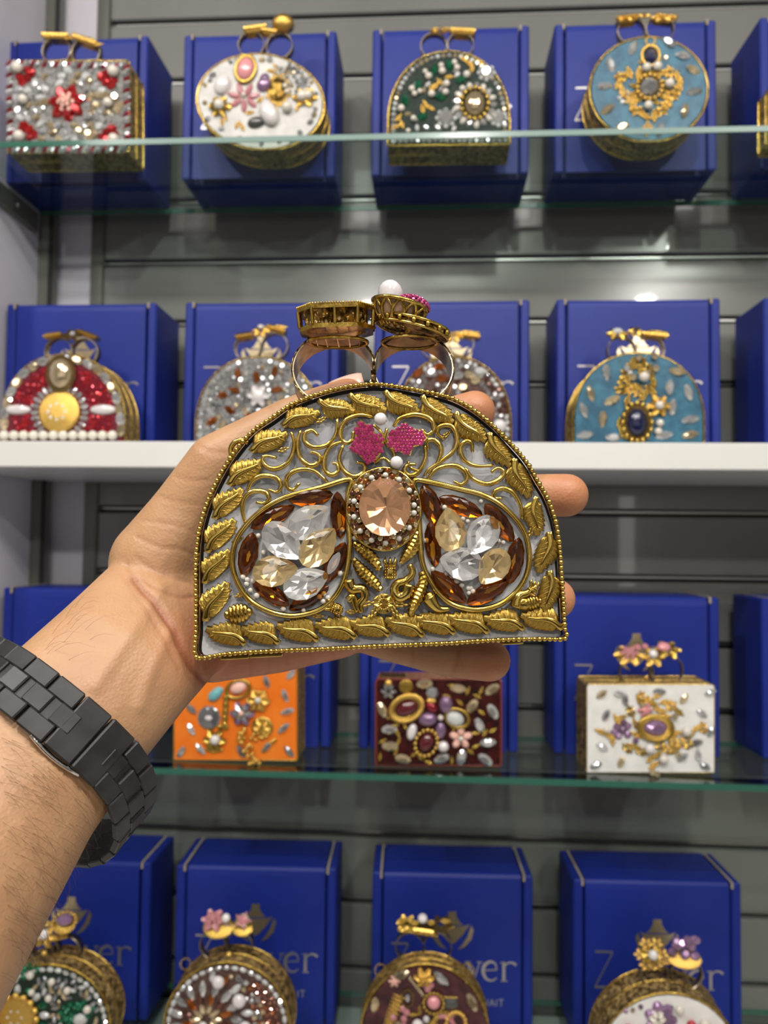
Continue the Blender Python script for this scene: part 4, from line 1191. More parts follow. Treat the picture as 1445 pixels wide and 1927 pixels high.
# ------------------------------------------------------------------ the clutch held up in the hand
ZC = 0.305                       # distance of its face from the lens
S = ZC / F                       # metres per photograph pixel on that face
OX, OY = 715.0, 985.0
hc = empty('clutch', (0, 0, 0), 'gold openwork dome clutch with leaf border and white shell panel, held up in the hand', 'clutch')
hc.matrix_world = CAM_M @ Matrix.Translation(((OX - CW) * S, -(OY - CH) * S, -ZC))


def L3(px, py, h=0.0): return Vector(((px - OX) * S, -(py - OY) * S, h))


def LM(px, py, ang=0, h=0.0): return Matrix.Translation(L3(px, py, h)) @ Matrix.Rotation(math.radians(ang), 4, 'Z')


def hg(kind, m, px, py, L, W=None, ang=0, h=0.0, H=None, name=None, parent=None):
    W = W or L
    return gem(kind, m, parent or hc, LM(px, py, ang, h), L * S, W * S, (H or min(L, W) * .8) * S, name)


BORDER = [(370, 1236), (369, 1190), (369, 1130), (369, 1060), (374, 1005), (386, 958), (403, 917), (425, 876), (450, 840), (478, 810), (510, 788), (546, 763),
          (590, 745), (630, 733), (668, 726), (708, 723), (748, 728), (788, 735), (845, 748), (890, 771), (928, 802), (966, 841), (992, 872), (1011, 905),
          (1031, 940), (1046, 985), (1053, 1034), (1057, 1093), (1060, 1140), (1062, 1180), (1063, 1201), (1010, 1202), (962, 1203), (900, 1206), (845, 1210), (770, 1213),
          (700, 1216), (603, 1221), (530, 1224), (471, 1227), (420, 1231)]
bp = spline([L3(x, y) for x, y in BORDER], 5, True)
BO = [(p.x, p.y) for p in bp]
flat = lambda u, v, l: (u, v, l)
THICK = 0.022


def inset(O, k, dx=0, dy=0):
    mx = sum(u for u, v in O) / len(O); my = sum(v for u, v in O) / len(O)
    return [(mx + (u - mx) * k + dx * S, my + (v - my) * k - dy * S) for u, v in O]


m = MB().prism(inset(BO, 0.992), -0.0042, -THICK, flat, mi=0, mi_a=1)
m.build('case', [GOLD_DARK, BLACK], hc)
MB().prism([(u * .998, v) for u, v in inset(BO, 0.976, 1, 4)], -0.0030, -0.0045, flat).build('shell_panel', NACRE, hc)
MB().tube(resample(bp, 0.0016, True), 0.00062, 6, True).build('rim_wire', GOLD, hc, True)
rimw = MB()
n = len(BO)
rimw.add([(u, v, 0) for u, v in inset(BO, 0.995)] + [(u, v, -0.004) for u, v in inset(BO, 0.995)], [(i, (i + 1) % n, n + (i + 1) % n, n + i) for i in range(n)])
tag(rimw.build('rim_band', GOLD_DARK, hc), kind='stuff')
bpts = resample(bp, 9.7 * S, True)
for i, p in enumerate(bpts):
    d = (9.2 if i % 4 else 10.6) * S
    gem('pearl', GOLD_WIRE, hc, Matrix.Translation(p + Vector((0, 0, -0.0002))), d, d, d, name='bead')
# little hinge plates under the bottom edge
for x0, x1, y in ((413, 467, 1239), (468, 531, 1235), (945, 986, 1211)):
    MB().box(L3((x0 + x1) / 2, y, -0.004), ((x1 - x0) * S, 6 * S, 0.006), Matrix.Rotation(math.radians(3), 3, 'Z'), bev=0.0003).build('hinge_plate', GOLD_WIRE, hc)
# ball catch on the left shoulder
MB().tube(spline([L3(x, y, -.001) for x, y in ((437, 862), (433, 846), (440, 833), (455, 828), (466, 833))], 5), 0.0011, 7).build('catch', GOLD_WIRE, hc, True)


def leaf_mesh(bend, flip):
    """serrated repousse leaf with a thick raised stem and side veins; base at x = 0, tip at x = 1"""
    m = MB(); N = 17; K = 7; vs = []
    spine = lambda t: bend * math.sin(PI * t) + bend * .7 * math.sin(2 * PI * t)
    for i in range(N):
        t = i / (N - 1)
        wd = 0.29 * (math.sin(PI * min(1, t * 1.02) ** 0.80) ** 0.70) + 0.012
        if 0 < i < N - 1: wd *= 1.07 if i % 2 else 0.90
        if t < .14: wd = 0.05 + t * .9
        sp = spine(t); lean = 0.12 if i % 2 else 0.0; vein = 0.05 if i % 2 else -0.05
        vs += [(t + lean * .7, sp - wd, -.05), (t + lean * .6, sp - wd * .95, .06), (t + lean * .3, sp - wd * .5, .14 + vein), (t, sp, .15),
               (t + lean * .3, sp + wd * .5, .14 + vein), (t + lean * .6, sp + wd * .95, .06), (t + lean * .7, sp + wd, -.05)]
    fs = [(i * K + k, (i + 1) * K + k, (i + 1) * K + k + 1, i * K + k + 1) for i in range(N - 1) for k in range(K - 1)]
    m.add(vs, fs)
    st = [(t, spine(t), .20 + .05 * math.sin(PI * t)) for t in [q / 9 * .86 for q in range(10)]]
    m.tube(st, [.070 * (1 - q / 9) ** .7 + .016 for q in range(10)], 8, mi=1)
    for q in range(5):
        t = .20 + .135 * q
        for sg in (-1, 1):
            wd = 0.29 * math.sin(PI * t ** .8) ** .7
            m.tube([(t, spine(t), .17), (t + .09, spine(t + .05) + sg * wd * .55, .19), (t + .15, spine(t + .1) + sg * wd * .95, .08)], [.013, .012, .007], 5)
    if flip:
        m.v = [Vector((v.x, -v.y, v.z)) for v in m.v]
    return m


lf = {}
for key, (b, fl) in {'a': (0.07, False), 'b': (0.07, True)}.items():
    o = leaf_mesh(b, fl).build('leaf', [GOLD, GOLD_WIRE], None, True); lf[key] = o.data
    COL.objects.unlink(o); bpy.data.objects.remove(o)
LEAVES = [('a', 387, 1168, 427, 1094), ('a', 385, 1097, 432, 1034), ('a', 390, 1039, 441, 976), ('a', 404, 976, 456, 918), ('a', 431, 913, 495, 865),
          ('a', 473, 850, 542, 813), ('a', 532, 802, 603, 773), ('b', 600, 753, 669, 775), ('b', 658, 742, 729, 774), ('b', 725, 736, 791, 777), ('b', 795, 745, 855, 797),
          ('b', 858, 776, 917, 831), ('b', 922, 815, 962, 880), ('b', 969, 864, 997, 938), ('b', 1010, 936, 1011, 1010), ('a', 1033, 1002, 1015, 1080), ('a', 1033, 1075, 1027, 1155),
          ('b', 461, 1212, 385, 1183), ('b', 524, 1210, 451, 1181), ('b', 598, 1205, 518, 1176), ('b', 669, 1200, 590, 1174), ('b', 732, 1195, 656, 1171),
          ('b', 796, 1197, 722, 1163), ('b', 855, 1192, 780, 1162), ('b', 918, 1190, 840, 1159), ('b', 985, 1184, 908, 1161), ('b', 1057, 1183, 978, 1156)]
for kk, x0, y0, x1, y1 in LEAVES:
    o = link(bpy.data.objects.new('leaf', lf[kk]), hc)
    Ln = math.hypot(x1 - x0, y1 - y0)
    ang = math.degrees(math.atan2(-(y1 - y0), x1 - x0))
    o.matrix_basis = LM(x0, y0, ang, -0.0012) @ Matrix.Diagonal((Ln * S * 0.97, Ln * S * 0.94, Ln * S * 0.42, 1))

SCROLLS = [
    [(548, 813), (554, 837), (545, 866), (524, 881), (503, 879), (494, 866), (500, 858), (521, 862)],
    [(566, 810), (560, 831), (564, 860), (582, 876), (599, 871), (601, 858), (590, 851), (584, 853)],
    [(599, 820), (587, 810), (574, 816), (574, 831), (590, 842), (616, 837), (631, 818), (635, 788)],
    [(703, 785), (677, 781), (653, 789), (641, 808), (642, 826), (653, 834), (663, 826), (665, 812)],
    [(645, 831), (624, 839), (611, 860), (611, 884), (623, 894), (637, 886), (633, 873), (626, 872)],
    [(646, 837), (638, 863), (648, 887), (666, 897), (684, 889), (685, 874), (671, 870)],
    [(616, 906), (590, 886), (561, 884), (541, 897), (540, 915), (551, 922), (564, 909)],
    [(465, 924), (474, 906), (495, 895), (519, 899), (529, 913), (521, 926), (505, 921)],
    [(461, 984), (456, 960), (461, 936), (479, 924), (500, 927), (506, 939), (496, 947), (482, 945)],
    [(740, 803), (753, 787), (782, 780), (810, 789), (817, 808), (804, 818), (794, 808)],
    [(836, 827), (823, 815), (829, 802), (849, 802), (860, 822), (854, 847), (833, 866), (806, 884), (799, 896)],
    [(806, 846), (803, 831), (816, 828), (830, 843), (824, 869), (804, 890)],
    [(889, 851), (887, 834), (875, 831), (866, 846), (874, 866), (896, 877), (929, 876)],
    [(804, 902), (823, 882), (852, 876), (873, 885), (879, 901), (868, 912), (854, 906)],
    [(876, 881), (890, 901), (916, 911), (940, 902), (948, 888), (936, 881), (924, 889)],
    [(982, 977), (979, 950), (965, 927), (945, 919), (930, 926), (930, 937), (945, 938)],
    [(799, 837), (801, 860), (788, 887), (770, 895), (761, 883), (769, 874), (783, 874)],
]
for sc in SCROLLS:
    P = spline([L3(x, y, 0.0) for x, y in sc], 4); k = len(P)
    r = [S * (4.3 * (0.72 + 0.5 * math.sin(PI * min(1, i / k * 1.15)))) for i in range(k)]
    MB().tube(P, r, 7).build('scroll', GOLD_WIRE, hc, True)
DROPS = ([(659, 902), (605, 917), (537, 936), (498, 957), (466, 985), (444, 1018), (437, 1057), (445, 1091), (466, 1125), (498, 1147), (537, 1158), (571, 1156), (603, 1146),
          (628, 1125), (645, 1097), (654, 1065), (658, 1018), (654, 965), (655, 926)],
         [(780, 904), (816, 909), (863, 920), (903, 930), (933, 944), (962, 968), (985, 998), (995, 1034), (994, 1069), (982, 1099), (959, 1125), (927, 1142), (889, 1147),
          (851, 1137), (825, 1116), (808, 1090), (794, 1056), (790, 1005), (787, 962), (781, 925)])
for dpts in DROPS:
    P = spline([L3(x, y, 0.0002) for x, y in dpts], 4, True)
    MB().tube(P, 5.4 * S, 8, True).build('drop_frame', GOLD_WIRE, hc, True)
    MB().prism([(p.x, p.y) for p in P], -0.0016, -0.0029, flat).build('resin_pool', RESIN, hc)

# faceted stones of clear glass over a foiled pavilion
def jewel(outline, k_table, glass, foilm, name, px, py, L, W, ang, h=-0.0014):
    key = (name, glass.name)
    if key not in GEMS:
        n = len(outline(0.0)); m = MB()
        o0, o5 = outline(0.0), outline(0.5)
        gi = [(x, y, .10) for x, y in o0]; c1 = [(x * .80, y * .80, .26) for x, y in o5]; tb = [(x * k_table, y * k_table, .36) for x, y in o0]
        m.add(gi + c1 + tb, [f for i in range(n) for f in ((i, (i + 1) % n, n + i), (n + i, (i + 1) % n, n + (i + 1) % n), (n + i, n + (i + 1) % n, 2 * n + (i + 1) % n),
                                                          (n + i, 2 * n + (i + 1) % n, 2 * n + i))] + [tuple(2 * n + i for i in range(n))], 0)
        jz = lambda: random.uniform(-.03, .03)
        lo = [(x * .98, y * .98, .095) for x, y in o0]; m1 = [(x * .70, y * .70, .00 + jz()) for x, y in o5]; m2 = [(x * .36, y * .36, -.07 + jz()) for x, y in o0]
        m.add(gi + lo, [(i, n + i, n + (i + 1) % n, (i + 1) % n) for i in range(n)], 1)
        m.add(lo + m1 + m2 + [(0.03, 0.02, -.15)], [f for i in range(n) for f in ((i, n + i, (i + 1) % n), (n + i, n + (i + 1) % n, (i + 1) % n), (n + i, 2 * n + i, 2 * n + (i + 1) % n),
                                                   (n + i, 2 * n + (i + 1) % n, n + (i + 1) % n), (2 * n + i, 3 * n, 2 * n + (i + 1) % n))], 1)
        o = m.build(name, [glass, foilm], None, False)
        GEMS[key] = o.data
        COL.objects.unlink(o); bpy.data.objects.remove(o)
    o = link(bpy.data.objects.new(name, GEMS[key]), hc)
    tilt = Matrix.Rotation(random.uniform(-.10, .10), 4, 'X') @ Matrix.Rotation(random.uniform(-.10, .10), 4, 'Y')
    o.matrix_basis = LM(px, py, ang, h + 0.16 * min(L, W) * S) @ tilt @ Matrix.Diagonal((L * S, W * S, min(L, W) * S, 1))
    return o


mo = lambda ph: marq(12, 1, ph)
po = lambda ph: pearo(14, 1, ph)
oo = lambda ph: ell(18, ph)


def ends(x0, y0, x1, y1): return (x0 + x1) / 2, (y0 + y1) / 2, math.hypot(x1 - x0, y1 - y0), math.degrees(math.atan2(-(y1 - y0), x1 - x0))


for x0, y0, x1, y1, W in ((545, 941, 625, 930, 36), (473, 993, 552, 953, 33), (475, 1003, 458, 1084, 38), (476, 1098, 544, 1138, 34), (545, 1147, 618, 1104, 32), (649, 1022, 610, 1098, 36),
                          (634, 926, 641, 1012, 34), (797, 913, 826, 989, 38), (828, 936, 907, 969, 34), (913, 949, 966, 1018, 36), (977, 1013, 959, 1098, 36), (879, 1136, 957, 1093, 36),
                          (813, 1076, 877, 1134, 34), (810, 982, 819, 1066, 32)):
    cx_, cy_, Ln, a = ends(x0, y0, x1, y1)
    jewel(mo, .52, GLASSY_AMBER, FOIL_AMBER, 'amber_marquise', cx_, cy_, Ln + 4, W, a, -0.0020)
for x0, y0, x1, y1, W, ty in ((548, 1006, 619, 955, 58, 0), (500, 988, 567, 1050, 58, 0), (572, 1063, 629, 995, 58, 1), (477, 1079, 561, 1069, 56, 1), (536, 1113, 617, 1080, 56, 0),
                              (851, 1038, 842, 956, 56, 1), (928, 973, 884, 1042, 56, 0), (907, 1068, 827, 1051, 60, 0), (950, 1036, 904, 1097, 54, 1)):
    cx_, cy_, Ln, a = ends(x0, y0, x1, y1)
    jewel(po, .50, (GLASSY, GLASSY_CHAMP)[ty], (FOIL_SILVER, FOIL_CHAMP)[ty], ('clear_drop', 'champagne_drop')[ty], cx_, cy_, Ln + 2, W, a, -0.0008)
for x, y, d in ((644, 997, 10), (668, 1012, 11.5), (640, 1079, 11), (601, 1123, 10.5), (609, 1117, 10.5), (617, 1125, 10.5), (608, 1132, 10.5), (533, 1146, 11), (571, 1149, 9), (483, 1121, 11.5),
                (471, 1111, 10), (457, 1086, 10.5), (465, 1091, 10.5), (464, 1099, 10.5), (476, 1093, 10.5), (496, 1040, 11), (486, 1008, 10),
                (837, 955, 11), (802, 1017, 10.5), (814, 1071, 9), (859, 1093, 11.5), (869, 1101, 10.5), (890, 1113, 11), (881, 1107, 10), (886, 1107, 9), (882, 1116, 9), (871, 976, 10),
                (880, 981, 9), (905, 943, 9), (938, 1018, 9), (947, 1021, 9), (886, 1047, 10), (850, 1085, 9), (840, 1080, 8)): hg('pearl', PEARL, x, y, d, h=-.0008, name='seed_pearl')

# centre cabochon in its pearl and brilliant mount
m = MB(); n = 30; vs = []
for k, z in ((1.0, -.001), (1.0, .0012), (.93, .0026), (.74, .0042), (.69, .0040), (.66, .0009)):
    vs += [L3(722 + 69 * k * math.cos(2 * PI * i / n), 958 - 77 * k * math.sin(2 * PI * i / n), z) for i in range(n)]
m.add(vs, [(r * n + i, r * n + (i + 1) % n, (r + 1) * n + (i + 1) % n, (r + 1) * n + i) for r in range(5) for i in range(n)] + [tuple(5 * n + i for i in range(n))])
m.build('centre_mount', GOLD_DARK, hc, False)
MB().tube([L3(722 + 69 * math.cos(2 * PI * i / 40), 958 - 77 * math.sin(2 * PI * i / 40), .001) for i in range(40)], 3.2 * S, 6, True).build('mount_rim', GOLD_WIRE, hc, True)
jewel(oo, .42, GLASSY_PEACH, FOIL_PEACH, 'peach_oval', 724, 955, 96, 108, 0, .0014)
k = 0
for q, cnt, z in ((.93, 30, .0022), (.82, 27, .0034), (.71, 24, .0040)):
    for i in range(cnt):
        a = 2 * PI * (i + .5 * (q < .9)) / cnt; x, y = 722 + 69 * q * math.cos(a), 958 - 77 * q * math.sin(a)
        if q < .9 and q > .75 and i % 2 == 0: hg('pearl', PEARL, x, y, 11, h=z, name='seed_pearl')
        else: hg('round', (CHAMP, BROWN, CHAMP, AMBER)[k % 4], x, y, 10.5, h=z, name='brown_brilliant')
        k += 1

# pink pave maple leaves and the two pearls above
def maple(P):
    o = MB().prism([((x - OX) * S, -(y - OY) * S) for x, y in P], -.0005, .0022, flat).build('maple_leaf', GOLD_WIRE, hc)
    for x, y in pack(shrink(P, .97), 6.6, jit=.14):
        hg('round', RUBY, x, y, 7.8, h=.0022, name='pink_stone', parent=o, H=7)


maple([(679, 791), (690, 799), (700, 801), (706, 815), (721, 822), (720, 850), (709, 866), (692, 874), (679, 861), (665, 850), (658, 842), (669, 827), (667, 808)])
maple([(763, 795), (770, 806), (791, 809), (804, 825), (792, 838), (776, 843), (772, 858), (759, 854), (730, 843), (727, 829), (730, 814), (750, 806)])
for x, y, d in ((716, 790, 25), (746, 871, 25)): hg('pearl', BAROQUE, x, y, d, h=.001, name='pearl')
for P in ([(703, 800), (716, 812), (722, 828), (716, 846)], [(728, 806), (724, 830), (740, 850), (742, 862)], [(704, 872), (722, 862), (742, 880)], [(768, 868), (772, 880), (790, 888)]):
    MB().tube(spline([L3(x, y, .0003) for x, y in P], 4), 3.2 * S, 6).build('twig', GOLD_WIRE, hc, True)

# cast ornaments between the drops
def feather(pts, w, name='feather'):
    P = resample(spline([L3(x, y, .0003) for x, y in pts], 8), 4.0 * S); n = len(P)
    r = [w * S * (.35 + .65 * math.sin(PI * (i + .6) / (n + .4))) * (1.0 if i % 2 else .80) for i in range(n)]
    MB().tube(P, r, 9).build(name, GOLD, hc, False)


feather([(665, 1022), (684, 1036), (702, 1052), (716, 1074)], 13); feather([(664, 1052), (680, 1072), (700, 1092), (718, 1112)], 14)
feather([(792, 1076), (796, 1096), (786, 1122), (774, 1150), (775, 1162)], 14)
feather([(786, 1000), (776, 1026), (754, 1060)], 12, 'long_leaf'); feather([(778, 1004), (782, 1030), (760, 1056)], 9, 'long_leaf')
def smooth_horn(pts, w0, w1, name):
    P = spline([L3(x, y, .0002) for x, y in pts], 5); n = len(P)
    MB().tube(P, [S * (w0 + (w1 - w0) * i / (n - 1)) for i in range(n)], 9).build(name, GOLD_WIRE, hc, True)


def thistle(cx, cy, rot, sz=1.0):
    M = LM(cx, cy, rot, .0004)
    m = MB()
    m.ico((0, 0, 0), (14 * S * sz, 15 * S * sz, 9 * S * sz), 2)
    for i in range(5):
        for j in range(4): m.ico(((-9 + 4.5 * i) * S * sz, (-9 + 6 * j) * S * sz, 6.5 * S * sz), 2.6 * S * sz, 1)
    for a in (-.5, 0, .5): m.tube([(a * 10 * S * sz, 10 * S * sz, 0), (a * 22 * S * sz, 24 * S * sz, 0), (a * 18 * S * sz, 32 * S * sz, 0)], [6 * S * sz, 4 * S * sz, .5 * S * sz], 6)
    o = m.build('thistle', GOLD, hc, True); o.matrix_basis = M


thistle(734, 1078, 0, .95); thistle(634, 1146, 155 - 90, .85); thistle(1000, 1112, -20, .7)
smooth_horn([(655, 1092), (662, 1108), (682, 1108), (686, 1122), (676, 1138), (680, 1152)], 11, 6, 'curled_bud')
smooth_horn([(655, 1130), (664, 1122), (668, 1138), (672, 1150)], 8, 5, 'curled_bud')
smooth_horn([(770, 1062), (776, 1078), (764, 1092), (748, 1098), (742, 1112), (752, 1124), (766, 1116), (770, 1100)], 6, 12, 'swan')
smooth_horn([(806, 1124), (814, 1136), (826, 1146), (846, 1146)], 15, 4, 'bird'); MB().ico(L3(808, 1124, .001), (10 * S, 12 * S, 9 * S), 2).build('bird', GOLD_WIRE, hc, True)
smooth_horn([(970, 1142), (976, 1122), (992, 1116), (1010, 1102)], 12, 5, 'swan'); MB().ico(L3(984, 1136, .0005), (18 * S, 13 * S, 9 * S), 2).build('shell_ornament', GOLD, hc, True)
def shell(cx, cy, rot, a, b):
    m = MB()
    for i in range(7):
        t = -1 + i / 3.0
        m.ico((t * a * S * .78, 0, 0), (a * S * .24, b * S * math.sqrt(max(.15, 1 - t * t * .8)), 9 * S), 2)
    o = m.build('shell_ornament', GOLD, hc, True); o.matrix_basis = LM(cx, cy, rot, .0002)


shell(449, 1154, 8, 27, 20); shell(1000, 1134, 15, 20, 14)
hg('disc', GOLD, 722, 1136, 42, 38, h=.0002, H=30, name='rosette'); hg('flower', GOLD_WIRE, 722, 1135, 36, h=.0012, H=16, name='rosette_flower'); hg('beadring', GOLD_WIRE, 722, 1135, 20, h=.003, H=12, name='rosette_bead_ring')
for x, y, a in ((690, 1136, 10), (752, 1137, -5), (705, 1150, 60), (742, 1150, 120)): hg('sprig', GOLD, x, y, 32, 20, a, h=.0002, name='gold_sprig')
for x, y, a in ((452, 1120, 20), (1000, 1000, 70), (446, 1016, 20), (598, 1160, 0), (905, 1148, 40), (662, 1152, 0), (800, 1158, 0), (840, 818, 40), (604, 790, 30), (532, 846, 20)): hg('sprig', GOLD, x, y, 24, 16, a, h=-.0012, name='gold_sprig')

# two finger rings on the shoulder with their jewelled tops
def band(px, py, rpx, h0, wd, tilt):
    R = rpx * S; n = 56; th = 0.00075; m = MB()
    T = Matrix.Translation(L3(px, py, h0)) @ Matrix.Rotation(math.radians(tilt), 4, 'X')
    prof = [(R, 0), (R + .0002, -wd * .1), (R + .0002, -wd * .9), (R, -wd), (R - th, -wd), (R - th, 0)]
    vs = [T @ Vector((a * math.cos(2 * PI * i / n), a * math.sin(2 * PI * i / n), b)) for i in range(n) for a, b in prof]
    q = len(prof)
    m.add(vs, [(i * q + k, i * q + (k + 1) % q, ((i + 1) % n) * q + (k + 1) % q, ((i + 1) % n) * q + k) for i in range(n) for k in range(q)])
    o = m.build('finger_ring', BRASS, hc, True)
    mod = o.modifiers.new('edges', 'EDGE_SPLIT'); mod.split_angle = math.radians(40)
    for z in (0, -wd):
        t = MB().tube([T @ Vector((R * math.cos(2 * PI * i / n), R * math.sin(2 * PI * i / n), z)) for i in range(n)], 1.7 * S, 5, True)
        t.build('ring_edge', GOLD_DARK, o, True)
    return T


band(624, 682, 81, -.0105, .0120, -20)
band(780, 682, 79, -.0105, .0120, -20)
# long octagonal openwork top
oct_ = [(-.5, -.22), (-.30, -.5), (.30, -.5), (.5, -.22), (.5, .22), (.30, .5), (-.30, .5), (-.5, .22)]
def top_slab(px, py, wd, hgt, dp, rot):
    T = Matrix.Translation(L3(px, py, -.008)) @ Matrix.Rotation(math.radians(rot), 4, 'Z')
    pl = lambda k, y: [T @ Vector((x * wd * S * k, y * S, -z * dp * k)) for x, z in oct_]
    o = MB()
    for y0, y1, k in ((hgt / 2, hgt / 2 - 8, 1.0), (-hgt / 2 + 8, -hgt / 2, 0.96)):
        a, b = pl(k, y0), pl(k, y1)
        o.add(a + b, [(i, (i + 1) % 8, 8 + (i + 1) % 8, 8 + i) for i in range(8)] + [tuple(range(8)), tuple(range(15, 7, -1))])
    o = o.build('octagon_top', GOLD, hc)
    c0, c1 = pl(.84, hgt / 2 - 7), pl(.80, -hgt / 2 + 7)
    MB().add(c0 + c1, [(i, (i + 1) % 8, 8 + (i + 1) % 8, 8 + i) for i in range(8)]).build('amber_core', GOLD_DARK, o)
    a, b = pl(.985, hgt / 2 - 7), pl(.95, -hgt / 2 + 7)
    for i in range(8):
        j = (i + 1) % 8
        for t in ((0, .5) if (i % 4 == 1 or i % 4 == 3) else (0,)):
            MB().tube([a[i].lerp(a[j], t), b[i].lerp(b[j], t)], 3.4 * S, 6).build('post', GOLD_WIRE, o)
    P = resample(pl(1.0, hgt / 2 + 1), 5.2 * S, True)
    mm = MB()
    for p in P: mm.ico(p, 2.6 * S, 1)
    tag(mm.build('millgrain', GOLD_WIRE, o, True), kind='stuff')
    return T


top_slab(631, 597, 146, 44, .024, 2)
for (cx_, cy_, rx_, ry_) in ((633, 634, 58, 14),):
    P = [L3(cx_ + rx_ * math.cos(2 * PI * i / 32), cy_, -.010) + Vector((0, .12 * ry_ * S * math.sin(2 * PI * i / 32), .0085 * math.sin(2 * PI * i / 32))) for i in range(32)]
    MB().tube(P, 3.5 * S, 6, True).build('under_loop', GOLD, hc, True)
    for i in range(0, 16, 2): MB().tube([P[i], P[(32 - i) % 32]], 2.0 * S, 5).build('under_bar', GOLD, hc)
# right: tilted oval plate, openwork cup, baroque pearl and pink pave
T = Matrix.Translation(L3(778, 606, -.009)) @ Matrix.Rotation(math.radians(-14), 4, 'Z')
m = MB(); n = 32
for k, (kr, y) in enumerate(((1, 7), (1, -7), (.9, -11), (.9, 9))):
    pass
vs = [T @ Vector((70 * kr * S * math.cos(2 * PI * i / n), y * S, .0125 * kr * math.sin(2 * PI * i / n))) for kr, y in ((.86, 10), (1, 6), (1, -7), (.86, -11)) for i in range(n)]
m.add(vs, [(r * n + i, r * n + (i + 1) % n, (r + 1) * n + (i + 1) % n, (r + 1) * n + i) for r in range(3) for i in range(n)] + [tuple(range(n)), tuple(3 * n + i for i in range(n))])
m.build('oval_plate', GOLD_DARK, hc, False)
for y in (6, -7):
    MB().tube([T @ Vector((71 * S * math.cos(2 * PI * i / 40), y * S, .0127 * math.sin(2 * PI * i / 40))) for i in range(40)], 3.2 * S, 6, True).build('plate_edge', GOLD_WIRE, hc, True)
for i in range(16):
    a = 2 * PI * i / 16
    p = T @ Vector((71 * S * math.cos(a), 0, .0127 * math.sin(a)))
    gem('pearl', GOLD, hc, Matrix.Translation(p), 9 * S, 11 * S, 9 * S, name='plate_bead')
P = [L3(772, 634, -.010) + Vector((54 * S * math.cos(2 * PI * i / 32), 4 * S * math.sin(2 * PI * i / 32), .0085 * math.sin(2 * PI * i / 32))) for i in range(32)]
MB().tube(P, 3.2 * S, 6, True).build('under_loop', GOLD, hc, True)
T = Matrix.Translation(L3(753, 568, -.006)) @ Matrix.Rotation(math.radians(-12), 4, 'Z')
cupR = lambda t: (53 - 30 * t ** 1.6) * S
prof = [(cupR(i / 8), -46 * S * i / 8) for i in range(9)]
m = MB(); n = 20
vs = [T @ Vector((r * .9 * math.cos(2 * PI * i / n), y, r * .9 * math.sin(2 * PI * i / n))) for r, y in prof for i in range(n)]
m.add(vs, [(r * n + i, r * n + (i + 1) % n, (r + 1) * n + (i + 1) % n, (r + 1) * n + i) for r in range(8) for i in range(n)])
m.build('pearl_base', mat('peach_nacre_base', (0.72, 0.45, 0.27), 0.4), hc, True)
cup = MB().tube([T @ Vector((cupR(0) * math.cos(2 * PI * i / 32), 0, cupR(0) * math.sin(2 * PI * i / 32))) for i in range(32)], 4.2 * S, 6, True).build('openwork_cup', GOLD, hc, True)
for i in range(12):
    a0 = 2 * PI * i / 12; pts = []
    for s_ in (-1, 1):
        pts = [T @ Vector((cupR(t) * math.cos(a0 + s_ * .26 * math.sin(PI * t * 1.0)), -46 * S * t, cupR(t) * math.sin(a0 + s_ * .26 * math.sin(PI * t)))) for t in [q / 8 for q in range(9)]]
        MB().tube(pts, 3.0 * S, 5).build('cup_wire', GOLD, cup, True)
o = MB().ico((0, 0, 0), 1, 3)
for i, v in enumerate(o.v):
    d = 1 + .10 * math.sin(2.1 * v.x + 1.3 * v.y + .5) + .07 * math.sin(3.3 * v.y - 2 * v.z)
    o.v[i] = T @ Vector((v.x * 25 * S * d - 24 * S, v.y * 26 * S * d + 16 * S, v.z * 22 * S * d))
o.build('baroque_pearl', BAROQUE, hc, True)
pv = MB().ico((0, 0, 0), 1, 2)
for i, v in enumerate(pv.v): pv.v[i] = T @ Vector((v.x * 34 * S + 22 * S, v.y * 19 * S + 3 * S, v.z * 38 * S))
dome_o = pv.build('pave_dome', GOLD, hc, True)
gold_a = PI * (3 - math.sqrt(5))
for i in range(90):
    y = 1 - i / 70; r = math.sqrt(max(0, 1 - y * y)); a = gold_a * i
    if y < -.1: break
    nrm = Vector((r * math.cos(a), y, r * math.sin(a)))
    p = Vector((nrm.x * 34 * S + 22 * S, nrm.y * 19 * S + 3 * S, nrm.z * 38 * S))
    nn = Vector((nrm.x / 34, nrm.y / 19, nrm.z / 38)).normalized()
    M = T @ Matrix.Translation(p) @ nn.to_track_quat('Z', 'Y').to_matrix().to_4x4()
    gem('round', RUBY, dome_o, M, 8.6 * S, 8.6 * S, 8 * S, name='pink_stone')
MB().tube([L3(705, 605, -.008), L3(690, 612, -.008), L3(672, 616, -.008)], 5 * S, 6).build('top_link', GOLD_WIRE, hc, True)
m = MB(); m.tube(spline([L3(703, 745, -.008), L3(703, 715, -.008), L3(702, 690, -.008)], 3), 5 * S, 8); m.build('ring_post', GOLD_DARK, hc, True)

# ------------------------------------------------------------------ the forearm and hand holding it
def V(p): return deep(p[0], p[1], p[2])


hand = MB()


def loft(stations, n=28):
    """(px, py, Z, half width, half depth) along the forearm; width lies across the arm in the picture plane"""
    C = [V(s) for s in stations]; vs = []
    view = CAM_ROT.to_3x3() @ Vector((0, 0, -1))
    for i, s in enumerate(stations):
        t = (C[min(i + 1, len(C) - 1)] - C[max(i - 1, 0)]).normalized()
        x = t.cross(view).normalized(); y = t.cross(x).normalized()
        vs += [C[i] + x * s[3] * math.cos(2 * PI * k / n) + y * s[4] * math.sin(2 * PI * k / n) for k in range(n)]
    m = len(C)
    fs = [(i * n + k, i * n + (k + 1) % n, (i + 1) * n + (k + 1) % n, (i + 1) * n + k) for i in range(m - 1) for k in range(n)]
    fs += [tuple(range(n - 1, -1, -1)), tuple((m - 1) * n + k for k in range(n))]
    hand.add(vs, fs)


